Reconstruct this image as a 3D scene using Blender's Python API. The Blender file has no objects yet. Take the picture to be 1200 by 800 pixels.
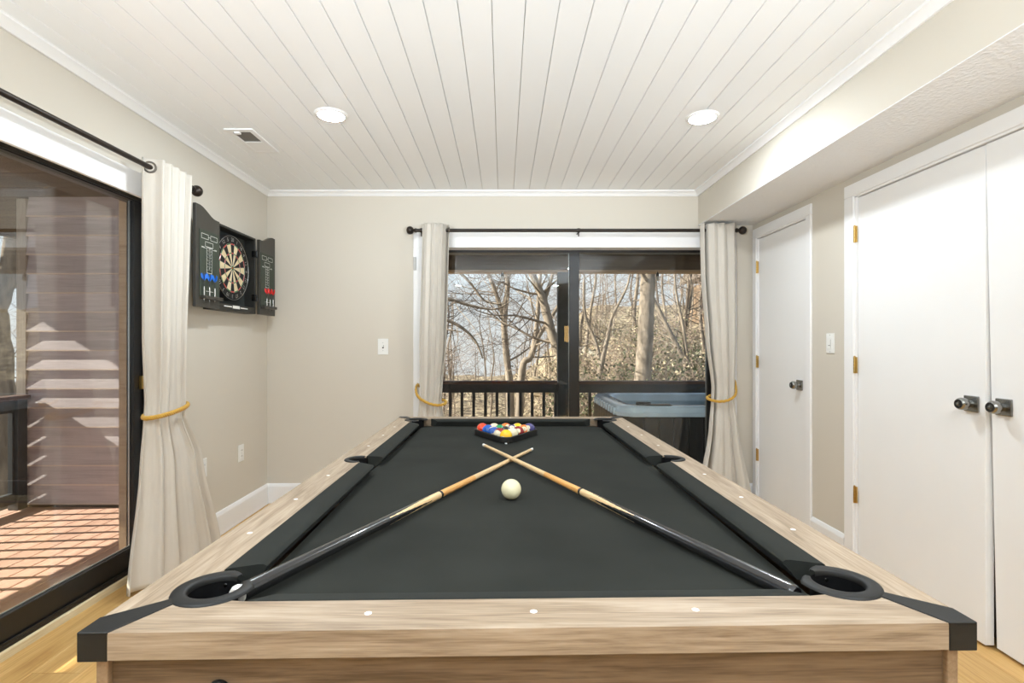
import bpy, bmesh, math, random
from math import sin, cos, pi, radians, sqrt, atan2
from mathutils import Vector, Matrix, Quaternion

scene = bpy.context.scene
COL = scene.collection

# ------------------------------------------------------------------ camera
F = 610.0
cam_d = bpy.data.cameras.new('camera')
cam = bpy.data.objects.new('camera', cam_d)
COL.objects.link(cam)
cam.location = (0, 0, 1.21)
cam.rotation_euler = (radians(90), 0, 0)
cam_d.sensor_width = 36.0
cam_d.sensor_fit = 'HORIZONTAL'
cam_d.lens = F / 1200 * 36
cam_d.shift_x = 10 / 1200
cam_d.shift_y = 5 / 1200
cam_d.clip_start = 0.05
cam_d.clip_end = 500
scene.camera = cam

# ------------------------------------------------------------------ world, sun, exposure
vs = scene.view_settings
vs.view_transform = 'Standard'
vs.look = 'None'
vs.exposure = 0.08
vs.gamma = 1.0
vs.use_curve_mapping = False

world = bpy.data.worlds.new('sky')
scene.world = world
world.use_nodes = True
wn = world.node_tree
wn.nodes.clear()
w_out = wn.nodes.new('ShaderNodeOutputWorld')
w_bg = wn.nodes.new('ShaderNodeBackground')
w_tc = wn.nodes.new('ShaderNodeTexCoord')
w_sep = wn.nodes.new('ShaderNodeSeparateXYZ')
w_ramp = wn.nodes.new('ShaderNodeValToRGB')
w_noise = wn.nodes.new('ShaderNodeTexNoise')
w_mix = wn.nodes.new('ShaderNodeMixRGB')
w_cr = wn.nodes.new('ShaderNodeValToRGB')
wn.links.new(w_tc.outputs['Generated'], w_sep.inputs[0])
wn.links.new(w_sep.outputs['Z'], w_ramp.inputs[0])
e = w_ramp.color_ramp.elements
e[0].position = 0.0
e[0].color = (0.93, 0.96, 0.99, 1)
e[1].position = 0.75
e[1].color = (0.34, 0.56, 0.88, 1)
m_ = e.new(0.22)
m_.color = (0.74, 0.85, 0.97, 1)
w_noise.inputs['Scale'].default_value = 3.0
w_noise.inputs['Detail'].default_value = 5
wn.links.new(w_tc.outputs['Generated'], w_noise.inputs['Vector'])
w_cr.color_ramp.elements[0].position = 0.45
w_cr.color_ramp.elements[1].position = 0.70
wn.links.new(w_noise.outputs[0], w_cr.inputs[0])
wn.links.new(w_cr.outputs[0], w_mix.inputs[0])
wn.links.new(w_ramp.outputs[0], w_mix.inputs[1])
w_mix.inputs[2].default_value = (0.93, 0.95, 0.98, 1)
wn.links.new(w_mix.outputs[0], w_bg.inputs[0])
w_bg.inputs[1].default_value = 0.90
wn.links.new(w_bg.outputs[0], w_out.inputs[0])

SUN_EL = 0.59          # tangent of the sun's elevation
sun_d = bpy.data.lights.new('sun', 'SUN')
sun = bpy.data.objects.new('sun', sun_d)
COL.objects.link(sun)
sun_d.energy = 14.0
sun_d.color = (1.0, 0.90, 0.76)
sun_d.angle = radians(0.5)
to_sun = Vector((-1, -0.10, SUN_EL)).normalized()
sun.rotation_euler = to_sun.to_track_quat('Z', 'Y').to_euler()
sun.location = (-20, -1, 14)

LAMP = 370.0
FILL = 690.0
FILL_TILT = 0.88
FILL_Y = -1.9            # where the added fill lamps stand behind the camera
WALL_COL = (0.65, 0.603, 0.522)

# ------------------------------------------------------------------ helpers
ORG = {}


class MB:
    """collects geometry of one mesh object, in world coordinates"""

    def __init__(self):
        self.v = []
        self.f = []
        self.m = []

    def add(self, verts, faces, mat=0):
        o = len(self.v)
        self.v += [tuple(p) for p in verts]
        for q in faces:
            self.f.append([o + i for i in q])
            self.m.append(mat)
        return self

    def box(self, x0, x1, y0, y1, z0, z1, mat=0):
        if x0 > x1: x0, x1 = x1, x0
        if y0 > y1: y0, y1 = y1, y0
        if z0 > z1: z0, z1 = z1, z0
        v = [(x0, y0, z0), (x1, y0, z0), (x1, y1, z0), (x0, y1, z0), (x0, y0, z1), (x1, y0, z1), (x1, y1, z1), (x0, y1, z1)]
        f = [(0, 3, 2, 1), (4, 5, 6, 7), (0, 1, 5, 4), (1, 2, 6, 5), (2, 3, 7, 6), (3, 0, 4, 7)]
        return self.add(v, f, mat)

    def prism(self, pts, a0, a1, axis='z', mat=0):
        """2D outline pts (counter-clockwise) pushed along an axis from a0 to a1"""
        n = len(pts)

        def P(p, a):
            if axis == 'z': return (p[0], p[1], a)
            if axis == 'x': return (a, p[0], p[1])
            return (p[0], a, p[1])
        v = [P(p, a0) for p in pts] + [P(p, a1) for p in pts]
        f = [list(range(n))[::-1], list(range(n, 2 * n))]
        for i in range(n):
            j = (i + 1) % n
            f.append((i, j, n + j, n + i))
        return self.add(v, f, mat)

    def tube(self, pts, rad, n=8, cap=True, closed=False, mat=0):
        pts = [Vector(p) for p in pts]
        N = len(pts)
        if not isinstance(rad, (list, tuple)): rad = [rad] * N
        rings = []
        prev = None
        for i, p in enumerate(pts):
            if closed:
                t = pts[(i + 1) % N] - pts[i - 1]
            else:
                t = pts[min(i + 1, N - 1)] - pts[max(i - 1, 0)]
            if t.length < 1e-9: t = Vector((0, 0, 1))
            t.normalize()
            if prev is None:
                a = Vector((0, 0, 1)) if abs(t.z) < 0.9 else Vector((1, 0, 0))
                u = t.cross(a).normalized()
            else:
                u = (prev - t * prev.dot(t))
                if u.length < 1e-6:
                    u = t.orthogonal()
                u.normalize()
            prev = u
            w = t.cross(u)
            rings.append([p + (u * cos(2 * pi * k / n) + w * sin(2 * pi * k / n)) * rad[i] for k in range(n)])
        v = [q for r in rings for q in r]
        f = []
        for i in range(N if closed else N - 1):
            a = i * n
            b = ((i + 1) % N) * n
            for k in range(n):
                l = (k + 1) % n
                f.append((a + k, a + l, b + l, b + k))
        if cap and not closed:
            f.append(list(range(n))[::-1])
            f.append([(N - 1) * n + k for k in range(n)])
        return self.add(v, f, mat)

    def lathe(self, prof, origin=(0, 0, 0), axis=(0, 0, 1), n=24, mat=0, mats=None):
        """prof: list of (radius, height along axis)"""
        ax = Vector(axis).normalized()
        u = ax.orthogonal().normalized()
        w = ax.cross(u)
        o = Vector(origin)
        base = len(self.v)
        idx = []
        for (r, h) in prof:
            if r < 1e-6:
                idx.append([len(self.v)])
                self.v.append(tuple(o + ax * h))
            else:
                idx.append(list(range(len(self.v), len(self.v) + n)))
                for k in range(n):
                    self.v.append(tuple(o + ax * h + (u * cos(2 * pi * k / n) + w * sin(2 * pi * k / n)) * r))
        for i in range(len(prof) - 1):
            a, b = idx[i], idx[i + 1]
            mm = mats[i] if mats else mat
            for k in range(n):
                l = (k + 1) % n
                if len(a) == 1 and len(b) == 1: continue
                if len(a) == 1: q = [a[0], b[l], b[k]]
                elif len(b) == 1: q = [a[k], a[l], b[0]]
                else: q = [a[k], a[l], b[l], b[k]]
                self.f.append(q)
                self.m.append(mm)
        return self

    def grid(self, rows, mat=0, closed_u=False):
        nr, nc = len(rows), len(rows[0])
        v = [p for r in rows for p in r]
        f = []
        for i in range(nr - 1):
            for j in range(nc if closed_u else nc - 1):
                k = (j + 1) % nc
                f.append((i * nc + j, i * nc + k, (i + 1) * nc + k, (i + 1) * nc + j))
        return self.add(v, f, mat)

    def map(self, fn):
        self.v = [tuple(fn(p)) for p in self.v]
        return self

    def bounds(self):
        a = [min(p[i] for p in self.v) for i in range(3)]
        b = [max(p[i] for p in self.v) for i in range(3)]
        return a, b

    def mesh(self, name, mats, org, bevel=0, segs=1, smooth=None, fix=True, tri=False, weld=False):
        me = bpy.data.meshes.new(name)
        me.from_pydata([(p[0] - org[0], p[1] - org[1], p[2] - org[2]) for p in self.v], [], self.f)
        for m in (mats if isinstance(mats, (list, tuple)) else [mats]):
            me.materials.append(m)
        if len(me.materials) > 1:
            me.polygons.foreach_set('material_index', self.m)
        if bevel or fix or tri:
            bm = bmesh.new()
            bm.from_mesh(me)
            if weld:
                bmesh.ops.remove_doubles(bm, verts=bm.verts, dist=1e-5)
            if fix:
                bmesh.ops.recalc_face_normals(bm, faces=bm.faces)
            if tri:
                bmesh.ops.triangulate(bm, faces=[q for q in bm.faces if len(q.verts) > 4])
            if bevel:
                ed = [g for g in bm.edges if len(g.link_faces) == 2 and g.calc_face_angle(0) > radians(35)]
                bmesh.ops.bevel(bm, geom=ed, offset=bevel, segments=segs, profile=0.5, affect='EDGES', clamp_overlap=True)
            bm.to_mesh(me)
            bm.free()
        if smooth is not None:
            me.shade_smooth()
            me.set_sharp_from_angle(angle=radians(smooth))
        me.update()
        return me

    def build(self, name, mats, parent=None, at=None, label=None, cat=None, group=None, kind=None, **kw):
        a, b = self.bounds()
        if at is not None:
            org = Vector(at)
        elif parent is not None:
            org = ORG[parent.name].copy()
        else:
            org = Vector(((a[0] + b[0]) / 2, (a[1] + b[1]) / 2, a[2]))
        me = self.mesh(name, mats, org, **kw)
        return link(name, me, org, parent, label, cat, group, kind)


def link(name, me, org, parent=None, label=None, cat=None, group=None, kind=None):
    o = bpy.data.objects.new(name, me)
    COL.objects.link(o)
    ORG[o.name] = Vector(org)
    if parent is not None:
        o.parent = parent
        o.location = Vector(org) - ORG[parent.name]
    else:
        o.location = org
    tag(o, label, cat, group, kind)
    return o


def tag(o, label=None, cat=None, group=None, kind=None):
    if label: o['label'] = label
    if cat: o['category'] = cat
    if group: o['group'] = group
    if kind: o['kind'] = kind
    return o


def thing(name, loc, label, cat, group=None, kind=None):
    o = bpy.data.objects.new(name, None)
    COL.objects.link(o)
    o.location = loc
    o.empty_display_size = 0.1
    ORG[o.name] = Vector(loc)
    return tag(o, label, cat, group, kind)


def piece(src, at, parent):
    """a copy of one piece (shared mesh) placed at a world point under its parent"""
    c = src.copy()
    COL.objects.link(c)
    ORG[c.name] = Vector(at)
    c.parent = parent
    c.location = Vector(at) - ORG[parent.name]
    return c


KIDS = None


def copy_tree(o, parent=None):
    c = o.copy()
    COL.objects.link(c)
    ORG[c.name] = ORG[o.name].copy()
    if parent is not None: c.parent = parent
    for ch in list(o.children):
        copy_tree(ch, c)
    return c


# ------------------------------------------------------------------ materials
def srgb(r, g, b):
    def f(c):
        c /= 255.0
        return c / 12.92 if c <= 0.04045 else ((c + 0.055) / 1.055) ** 2.4
    return (f(r), f(g), f(b))


def new_mat(name):
    m = bpy.data.materials.new(name)
    m.use_nodes = True
    nt = m.node_tree
    b = nt.nodes['Principled BSDF']
    return m, nt, b


def mat(name, col, rough=0.5, metal=0.0, noise=0.0, nscale=30.0, bump=0.0, bscale=200.0, spec=0.5, sheen=0.0, coat=0.0, coord='Object', emit=None, estr=0.0, stretch=(1, 1, 1), rnd=0.0):
    m, nt, b = new_mat(name)
    b.inputs['Base Color'].default_value = (*col, 1)
    b.inputs['Roughness'].default_value = rough
    b.inputs['Metallic'].default_value = metal
    b.inputs['Specular IOR Level'].default_value = spec
    if sheen: b.inputs['Sheen Weight'].default_value = sheen
    if coat:
        b.inputs['Coat Weight'].default_value = coat
        b.inputs['Coat Roughness'].default_value = 0.05
    if emit:
        b.inputs['Emission Color'].default_value = (*emit, 1)
        b.inputs['Emission Strength'].default_value = estr
    tc = mp = None
    if noise or bump:
        tc = nt.nodes.new('ShaderNodeTexCoord')
        mp = nt.nodes.new('ShaderNodeMapping')
        mp.inputs['Scale'].default_value = stretch
        nt.links.new(tc.outputs[coord], mp.inputs['Vector'])
    if noise:
        n = nt.nodes.new('ShaderNodeTexNoise')
        n.inputs['Scale'].default_value = nscale
        n.inputs['Detail'].default_value = 4
        nt.links.new(mp.outputs[0], n.inputs['Vector'])
        r = nt.nodes.new('ShaderNodeValToRGB')
        r.color_ramp.elements[0].position = 0.3
        r.color_ramp.elements[1].position = 0.7
        r.color_ramp.elements[0].color = (*[c * (1 - noise) for c in col], 1)
        r.color_ramp.elements[1].color = (*[min(1, c * (1 + noise)) for c in col], 1)
        nt.links.new(n.outputs[0], r.inputs[0])
        last = r.outputs[0]
        if rnd:
            last = rand_value(nt, last, rnd)
        nt.links.new(last, b.inputs['Base Color'])
    elif rnd:
        c = nt.nodes.new('ShaderNodeRGB')
        c.outputs[0].default_value = (*col, 1)
        nt.links.new(rand_value(nt, c.outputs[0], rnd), b.inputs['Base Color'])
    if bump:
        n2 = nt.nodes.new('ShaderNodeTexNoise')
        n2.inputs['Scale'].default_value = bscale
        n2.inputs['Detail'].default_value = 3
        nt.links.new(mp.outputs[0], n2.inputs['Vector'])
        bp = nt.nodes.new('ShaderNodeBump')
        bp.inputs['Strength'].default_value = bump
        bp.inputs['Distance'].default_value = 0.01
        nt.links.new(n2.outputs[0], bp.inputs['Height'])
        nt.links.new(bp.outputs[0], b.inputs['Normal'])
    return m


def rand_value(nt, sock, amount):
    """each piece a little lighter or darker than the next"""
    oi = nt.nodes.new('ShaderNodeObjectInfo')
    mr = nt.nodes.new('ShaderNodeMapRange')
    mr.inputs[3].default_value = 1 - amount
    mr.inputs[4].default_value = 1 + amount
    nt.links.new(oi.outputs['Random'], mr.inputs[0])
    hsv = nt.nodes.new('ShaderNodeHueSaturation')
    nt.links.new(mr.outputs[0], hsv.inputs['Value'])
    nt.links.new(sock, hsv.inputs['Color'])
    return hsv.outputs[0]


def wood(name, c_dark, c_mid, c_light, axis='Y', scale=1.0, rough=0.5, rnd=0.0, contrast=1.0, spec=0.4, bump=0.05, coat=0.0, rings=True):
    m, nt, b = new_mat(name)
    L = nt.links
    tc = nt.nodes.new('ShaderNodeTexCoord')
    add = nt.nodes.new('ShaderNodeVectorMath')
    add.operation = 'ADD'
    L.new(tc.outputs['Object'], add.inputs[0])
    if rnd:
        oi = nt.nodes.new('ShaderNodeObjectInfo')
        ml = nt.nodes.new('ShaderNodeMath')
        ml.operation = 'MULTIPLY'
        ml.inputs[1].default_value = 37.0
        L.new(oi.outputs['Random'], ml.inputs[0])
        L.new(ml.outputs[0], add.inputs[1])
    s = [9.0 * scale] * 3
    s['XYZ'.index(axis)] = 0.8 * scale
    mp = nt.nodes.new('ShaderNodeMapping')
    mp.inputs['Scale'].default_value = s
    L.new(add.outputs[0], mp.inputs[0])
    n1 = nt.nodes.new('ShaderNodeTexNoise')
    n1.inputs['Scale'].default_value = 2.2
    n1.inputs['Detail'].default_value = 6
    n1.inputs['Roughness'].default_value = 0.62
    n1.inputs['Distortion'].default_value = 0.9
    L.new(mp.outputs[0], n1.inputs['Vector'])
    s2 = [160.0 * scale] * 3
    s2['XYZ'.index(axis)] = 5.0 * scale
    mp2 = nt.nodes.new('ShaderNodeMapping')
    mp2.inputs['Scale'].default_value = s2
    L.new(add.outputs[0], mp2.inputs[0])
    n2 = nt.nodes.new('ShaderNodeTexNoise')
    n2.inputs['Scale'].default_value = 1.0
    n2.inputs['Detail'].default_value = 3
    L.new(mp2.outputs[0], n2.inputs['Vector'])
    mx = nt.nodes.new('ShaderNodeMixRGB')
    mx.blend_type = 'MIX'
    mx.inputs[0].default_value = 0.38
    L.new(n1.outputs[0], mx.inputs[1])
    L.new(n2.outputs[0], mx.inputs[2])
    r = nt.nodes.new('ShaderNodeValToRGB')
    w = 0.16 / contrast
    r.color_ramp.elements[0].position = 0.5 - w
    r.color_ramp.elements[1].position = 0.5 + w
    r.color_ramp.elements[0].color = (*c_dark, 1)
    r.color_ramp.elements[1].color = (*c_light, 1)
    k = r.color_ramp.elements.new(0.5)
    k.color = (*c_mid, 1)
    L.new(mx.outputs[0], r.inputs[0])
    last = r.outputs[0]
    if rnd: last = rand_value(nt, last, rnd)
    L.new(last, b.inputs['Base Color'])
    b.inputs['Roughness'].default_value = rough
    b.inputs['Specular IOR Level'].default_value = spec
    if coat:
        b.inputs['Coat Weight'].default_value = coat
        b.inputs['Coat Roughness'].default_value = 0.12
    if bump:
        bp = nt.nodes.new('ShaderNodeBump')
        bp.inputs['Strength'].default_value = bump
        bp.inputs['Distance'].default_value = 0.004
        L.new(n2.outputs[0], bp.inputs['Height'])
        L.new(bp.outputs[0], b.inputs['Normal'])
    return m


def glass_mat(name, tint=(0.96, 0.98, 0.97), boost=1.0):
    """thin pane: each face passes light straight on and mirrors a Schlick share of it"""
    m, nt, b = new_mat(name)
    nt.nodes.remove(b)
    L = nt.links
    lw = nt.nodes.new('ShaderNodeLayerWeight')
    lw.inputs['Blend'].default_value = 0.5
    p = nt.nodes.new('ShaderNodeMath')
    p.operation = 'POWER'
    p.inputs[1].default_value = 5.0
    L.new(lw.outputs['Facing'], p.inputs[0])
    ma = nt.nodes.new('ShaderNodeMath')
    ma.operation = 'MULTIPLY_ADD'
    ma.inputs[1].default_value = 0.95 * boost
    ma.inputs[2].default_value = 0.045 * boost
    L.new(p.outputs[0], ma.inputs[0])
    tr = nt.nodes.new('ShaderNodeBsdfTransparent')
    tr.inputs[0].default_value = (*tint, 1)
    gl = nt.nodes.new('ShaderNodeBsdfGlossy')
    gl.inputs['Roughness'].default_value = 0.0
    mx = nt.nodes.new('ShaderNodeMixShader')
    L.new(ma.outputs[0], mx.inputs[0])
    L.new(tr.outputs[0], mx.inputs[1])
    L.new(gl.outputs[0], mx.inputs[2])
    L.new(mx.outputs[0], nt.nodes['Material Output'].inputs[0])
    return m


M = {}
M['wall'] = mat('greige_paint', WALL_COL, 0.75, bump=0.03, bscale=350, spec=0.25)
M['white_paint'] = mat('white_trim_paint', (0.87, 0.865, 0.86), 0.4, spec=0.4)
M['door_paint'] = mat('white_door_paint', (0.87, 0.865, 0.855), 0.42, spec=0.4, noise=0.012, nscale=3)
M['ceil_paint'] = mat('white_board_paint', (0.89, 0.90, 0.905), 0.55, spec=0.3, rnd=0.012)
M['ceil_gap'] = mat('ceiling_gap_wood', (0.46, 0.40, 0.32), 0.8)
M['soffit_under'] = mat('white_textured_plaster', (0.82, 0.82, 0.82), 0.8, bump=0.5, bscale=60, spec=0.2)
M['floor'] = wood('oak_floor', srgb(176, 130, 72), srgb(205, 163, 100), srgb(222, 186, 128), 'Y', 0.9, 0.38, rnd=0.08, contrast=0.8, bump=0.03)
M['oak_strip'] = wood('oak_threshold', srgb(190, 170, 130), srgb(214, 198, 160), srgb(226, 212, 178), 'Y', 1.2, 0.5)
M['rail_wood_y'] = wood('table_oak_side', srgb(128, 110, 90), srgb(160, 141, 119), srgb(178, 160, 139), 'Y', 2.0, 0.5, contrast=1.1)
M['rail_wood_x'] = wood('table_oak_end', srgb(122, 103, 83), srgb(153, 134, 112), srgb(173, 155, 134), 'X', 2.0, 0.5, contrast=1.1)
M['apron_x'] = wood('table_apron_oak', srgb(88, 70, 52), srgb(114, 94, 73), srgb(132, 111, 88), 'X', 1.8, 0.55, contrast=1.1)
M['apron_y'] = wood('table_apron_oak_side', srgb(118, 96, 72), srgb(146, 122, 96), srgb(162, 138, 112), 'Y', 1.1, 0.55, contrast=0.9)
M['leg_wood'] = wood('table_leg_oak', srgb(150, 126, 100), srgb(182, 158, 130), srgb(200, 178, 150), 'Z', 1.2, 0.55, contrast=0.9)
M['felt'] = mat('charcoal_felt', (0.0235, 0.0250, 0.0215), 0.95, noise=0.16, nscale=5, bump=0.12, bscale=900, spec=0.06, sheen=0.02)
M['felt_nose'] = mat('charcoal_cushion_felt', (0.0265, 0.0282, 0.0250), 0.95, noise=0.08, nscale=12, bump=0.1, bscale=900, spec=0.06, sheen=0.02)
M['plastic'] = mat('black_plastic', (0.0105, 0.0105, 0.0098), 0.5, bump=0.04, bscale=500, spec=0.35)
M['pocket_in'] = mat('pocket_liner', (0.004, 0.004, 0.0045), 0.7, spec=0.15)
M['sight'] = mat('white_sight', (0.85, 0.84, 0.82), 0.3)
M['screw'] = mat('black_screw', (0.01, 0.01, 0.01), 0.4, metal=0.3)
M['black_frame'] = mat('black_aluminium', (0.010, 0.010, 0.010), 0.35, spec=0.5)
M['alu'] = mat('bare_aluminium', (0.55, 0.56, 0.55), 0.35, metal=0.9)
M['glass'] = glass_mat('pane_glass', boost=0.75)
M['glass_double'] = glass_mat('double_pane_glass', boost=1.9)
M['curtain'] = mat('cream_blackout_cloth', (0.64, 0.60, 0.535), 0.85, bump=0.10, bscale=500, spec=0.15, sheen=0.1, noise=0.015, nscale=8)
M['cord'] = mat('gold_braided_cord', (0.62, 0.36, 0.055), 0.6, bump=0.3, bscale=400, spec=0.3, sheen=0.2)
M['rod'] = mat('bronze_rod', (0.035, 0.027, 0.022), 0.38, metal=0.6)
M['grommet'] = mat('grommet_metal', (0.16, 0.14, 0.12), 0.3, metal=0.9)
M['brass'] = mat('brass_hinge', (0.58, 0.40, 0.14), 0.28, metal=1.0)
M['nickel'] = mat('dark_nickel', (0.30, 0.30, 0.29), 0.22, metal=1.0)
M['nickel_dark'] = mat('dark_nickel_ring', (0.05, 0.05, 0.05), 0.25, metal=0.9)
M['switch'] = mat('white_switch_plastic', (0.86, 0.86, 0.83), 0.35)
M['slot'] = mat('dark_slot', (0.03, 0.03, 0.03), 0.6)
M['void'] = mat('dark_duct', (0.16, 0.15, 0.135), 0.7)
M['lamp_ring'] = mat('lamp_trim', (0.88, 0.88, 0.87), 0.4)
M['closet'] = mat('dark_closet', (0.10, 0.09, 0.08), 0.9)
M['sensor'] = mat('grey_plastic', (0.52, 0.51, 0.49), 0.5)


def emission(name, col, strength):
    m, nt, b = new_mat(name)
    nt.nodes.remove(b)
    em = nt.nodes.new('ShaderNodeEmission')
    em.inputs[0].default_value = (*col, 1)
    em.inputs[1].default_value = strength
    nt.links.new(em.outputs[0], nt.nodes['Material Output'].inputs[0])
    return m


M['lamp_lens'] = emission('lamp_lens', (0.84, 0.93, 1.0), LAMP)

# ------------------------------------------------------------------ room shell
XL, XR, YB, YF, ZC = -1.82, 1.92, 4.01, -6.50, 2.40
XS, ZS = 1.50, 2.14            # soffit face and underside
LO0, LO1, LOZ = 0.93, 2.83, 2.00      # opening of the left sliding door
BO0, BO1, BOZ = -0.62, 1.72, 1.975    # opening of the back sliding door


def structure(name, mb, mats, label, cat='room', **kw):
    return mb.build(name, mats, label=label, cat=cat, kind='structure', **kw)


b = MB()
b.box(XL - 0.2, XL, YF - 0.2, LO0, -0.02, ZC)
b.box(XL - 0.2, XL, LO1, YB + 0.15, -0.02, ZC)
b.box(XL - 0.2, XL, LO0, LO1, LOZ, ZC)
structure('wall_left', b, M['wall'], 'greige painted wall with the dartboard and a sliding glass door', 'wall')
b = MB()
b.box(XL, BO0, YB, YB + 0.15, -0.02, ZC)
b.box(BO1, XR + 0.25, YB, YB + 0.15, -0.02, ZC)
b.box(BO0, BO1, YB, YB + 0.15, BOZ, ZC)
structure('wall_back', b, M['wall'], 'greige painted end wall with the sliding glass door beyond the table', 'wall')
D1a, D1b, D2a, D2b, DZ = 3.29, 3.925, 1.315, 2.832, 2.022
b = MB()
for y0, y1 in ((YF - 0.2, D2a), (D2b, D1a), (D1b, YB)):
    b.box(XR, XR + 0.12, y0, y1, -0.02, ZC)
b.box(XR, XR + 0.12, D2a, D2b, DZ, ZC)
b.box(XR, XR + 0.12, D1a, D1b, DZ, ZC)
w = structure('wall_right', b, M['wall'], 'greige painted wall with the white closet doors', 'wall')
b = MB()
b.box(XR + 0.12, XR + 0.25, YF - 0.2, YB, -0.02, ZC)
b.build('closet_lining', M['closet'], w)
b = MB()
b.box(XL - 0.2, XR + 0.25, YF - 0.2, YF, -0.02, ZC)
structure('wall_front', b, M['wall'], 'greige painted wall behind the camera', 'wall')
b = MB()
b.box(XS, XR, YF, YB, ZS, ZC)
s_ = structure('soffit', b, M['wall'], 'boxed greige soffit running along the ceiling above the doors', 'soffit')
b = MB()
b.box(XS, XR, YF, YB, ZS - 0.004, ZS)
b.build('underside', M['soffit_under'], s_)

# ceiling: white tongue-and-groove boards
b = MB()
b.box(XL - 0.2, XR + 0.25, YF - 0.2, YB + 0.15, ZC + 0.012, ZC + 0.08)
ceil = structure('ceiling', b, M['ceil_gap'], 'white tongue and groove plank ceiling', 'ceiling')
NB = 28
bw = (XS - XL) / NB
src = None
for i in range(NB):
    at = (XL + (i + 0.5) * bw, (YF + YB) / 2, ZC)
    if src is None:
        g = 0.0011
        mbx = MB()
        h = bw / 2 - g
        L = (YB - YF) / 2
        pr = [(-h, 0.0025), (-h + 0.0022, 0), (h - 0.0022, 0), (h, 0.0025), (h, 0.012), (-h, 0.012)]
        mbx.prism([(at[0] + p[0], ZC + p[1]) for p in pr], YF, YB, 'y')
        src = mbx.build('board', M['ceil_paint'], ceil, at=at)
    else:
        piece(src, at, ceil)

# floor: oak planks laid towards the back wall
b = MB()
b.box(XL - 0.11, XR + 0.12, YF, YB + 0.05, -0.10, -0.012)
floor = structure('floor', b, M['closet'], 'pale honey oak plank floor', 'floor')
random.seed(5)
pw = (XR + 0.12 - (XL - 0.105)) / 22
np_ = 22
pl_cache = {}
x0f = XL - 0.105
for i in range(22):
    xc = x0f + (i + 0.5) * pw
    y = YF - random.uniform(0, 1.4)
    while y < YB:
        ln = random.choice((1.2, 1.5, 1.8))
        a, c = max(y, YF), min(y + ln, YB)
        if c - a > 0.05:
            key = round(c - a, 3)
            at = (xc, (a + c) / 2, 0)
            if key in pl_cache:
                piece(pl_cache[key], at, floor)
            else:
                mbx = MB()
                mbx.box(xc - pw / 2 + 0.0004, xc + pw / 2 - 0.0004, a + 0.0004, c - 0.0004, -0.012, 0)
                pl_cache[key] = mbx.build('plank', M['floor'], floor, at=at, bevel=0.0008)
        y += ln


# trims
def trim_profile(mb, p0, p1, inward, prof):
    """sweep a profile (distance from wall, height) from p0 to p1 (xy); inward = unit xy normal"""
    rows = []
    for p in (p0, p1):
        rows.append([(p[0] + inward[0] * d, p[1] + inward[1] * d, z) for d, z in prof])
    n = len(prof)
    mb.add(rows[0] + rows[1], [(i, (i + 1) % n, n + (i + 1) % n, n + i) for i in range(n)] + [tuple(range(n)), tuple(range(n, 2 * n))])
    return mb


crown = [(0, ZC), (0, ZC - 0.040), (0.010, ZC - 0.040), (0.014, ZC - 0.030), (0.030, ZC - 0.014), (0.040, ZC - 0.010), (0.040, ZC)]
for i, (p0, p1, n_, lab) in enumerate((
        ((XL, YF), (XL, YB), (1, 0), 'white crown trim along the left wall'),
        ((XL, YB), (XS, YB), (0, -1), 'white crown trim along the end wall'),
        ((XS, YF), (XS, YB), (-1, 0), 'white crown trim along the soffit'))):
    structure('trim_%d' % (i + 1), trim_profile(MB(), p0, p1, n_, crown), M['white_paint'], lab, 'trim', smooth=30)
base = [(0, 0), (0.018, 0), (0.018, 0.010), (0.015, 0.014), (0.015, 0.128), (0.012, 0.138), (0.006, 0.150), (0, 0.152)]
base = [(d, z) for d, z in base]
structure('baseboard_left', trim_profile(MB(), (XL, LO1 + 0.07), (XL, YB), (1, 0), base), M['white_paint'], 'white baseboard under the dartboard', 'baseboard')
structure('baseboard_back', trim_profile(MB(), (XL, YB), (BO0 - 0.07, YB), (0, -1), base), M['white_paint'], 'white baseboard along the end wall left of its glass door', 'baseboard')
structure('baseboard_corner', trim_profile(MB(), (BO1 + 0.07, YB), (XR, YB), (0, -1), base), M['white_paint'], 'short white baseboard between the right curtain and the corner', 'baseboard')
structure('baseboard_right', trim_profile(MB(), (XR, D2b + 0.085), (XR, D1a - 0.06), (-1, 0), base), M['white_paint'], 'white baseboard between the two closet doorways', 'baseboard')
structure('baseboard_front', trim_profile(MB(), (XL, YF), (XR, YF), (0, 1), base), M['white_paint'], 'white baseboard behind the camera', 'baseboard')


# ------------------------------------------------------------------ sliding glass doors
def sliding_door(name, P, a0, a1, ztop, zsill, label, mid=True):
    """P(a, d, z): a along the wall, d depth outwards from the room face"""
    def bx(mb, a, c, d0, d1, z0, z1):
        p, q = P(a, d0, z0), P(c, d1, z1)
        return mb.box(p[0], q[0], p[1], q[1], p[2], q[2])
    root = thing(name, P((a0 + a1) / 2, 0.12, 0), label, 'glass door', kind='structure')
    FW = 0.040
    fr = MB()
    d0, d1 = 0.105, 0.20
    bx(fr, a0, a0 + FW, d0, d1, zsill, ztop)
    bx(fr, a1 - FW, a1, d0, d1, zsill, ztop)
    bx(fr, a0 + FW, a1 - FW, d0, d1, ztop - 0.03, ztop)
    fr.build('frame', M['black_frame'], root, bevel=0.002)
    tk = MB()
    bx(tk, a0, a1, d0 - 0.0, d1, zsill - 0.02, zsill + 0.03)
    bx(tk, a0, a1, d0 + 0.002, d0 + 0.008, zsill + 0.03, zsill + 0.042)
    bx(tk, a0, a1, d1 - 0.012, d1 - 0.006, zsill + 0.03, zsill + 0.042)
    tk.build('track', M['black_frame'], root, bevel=0.001)
    return root, bx


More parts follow.
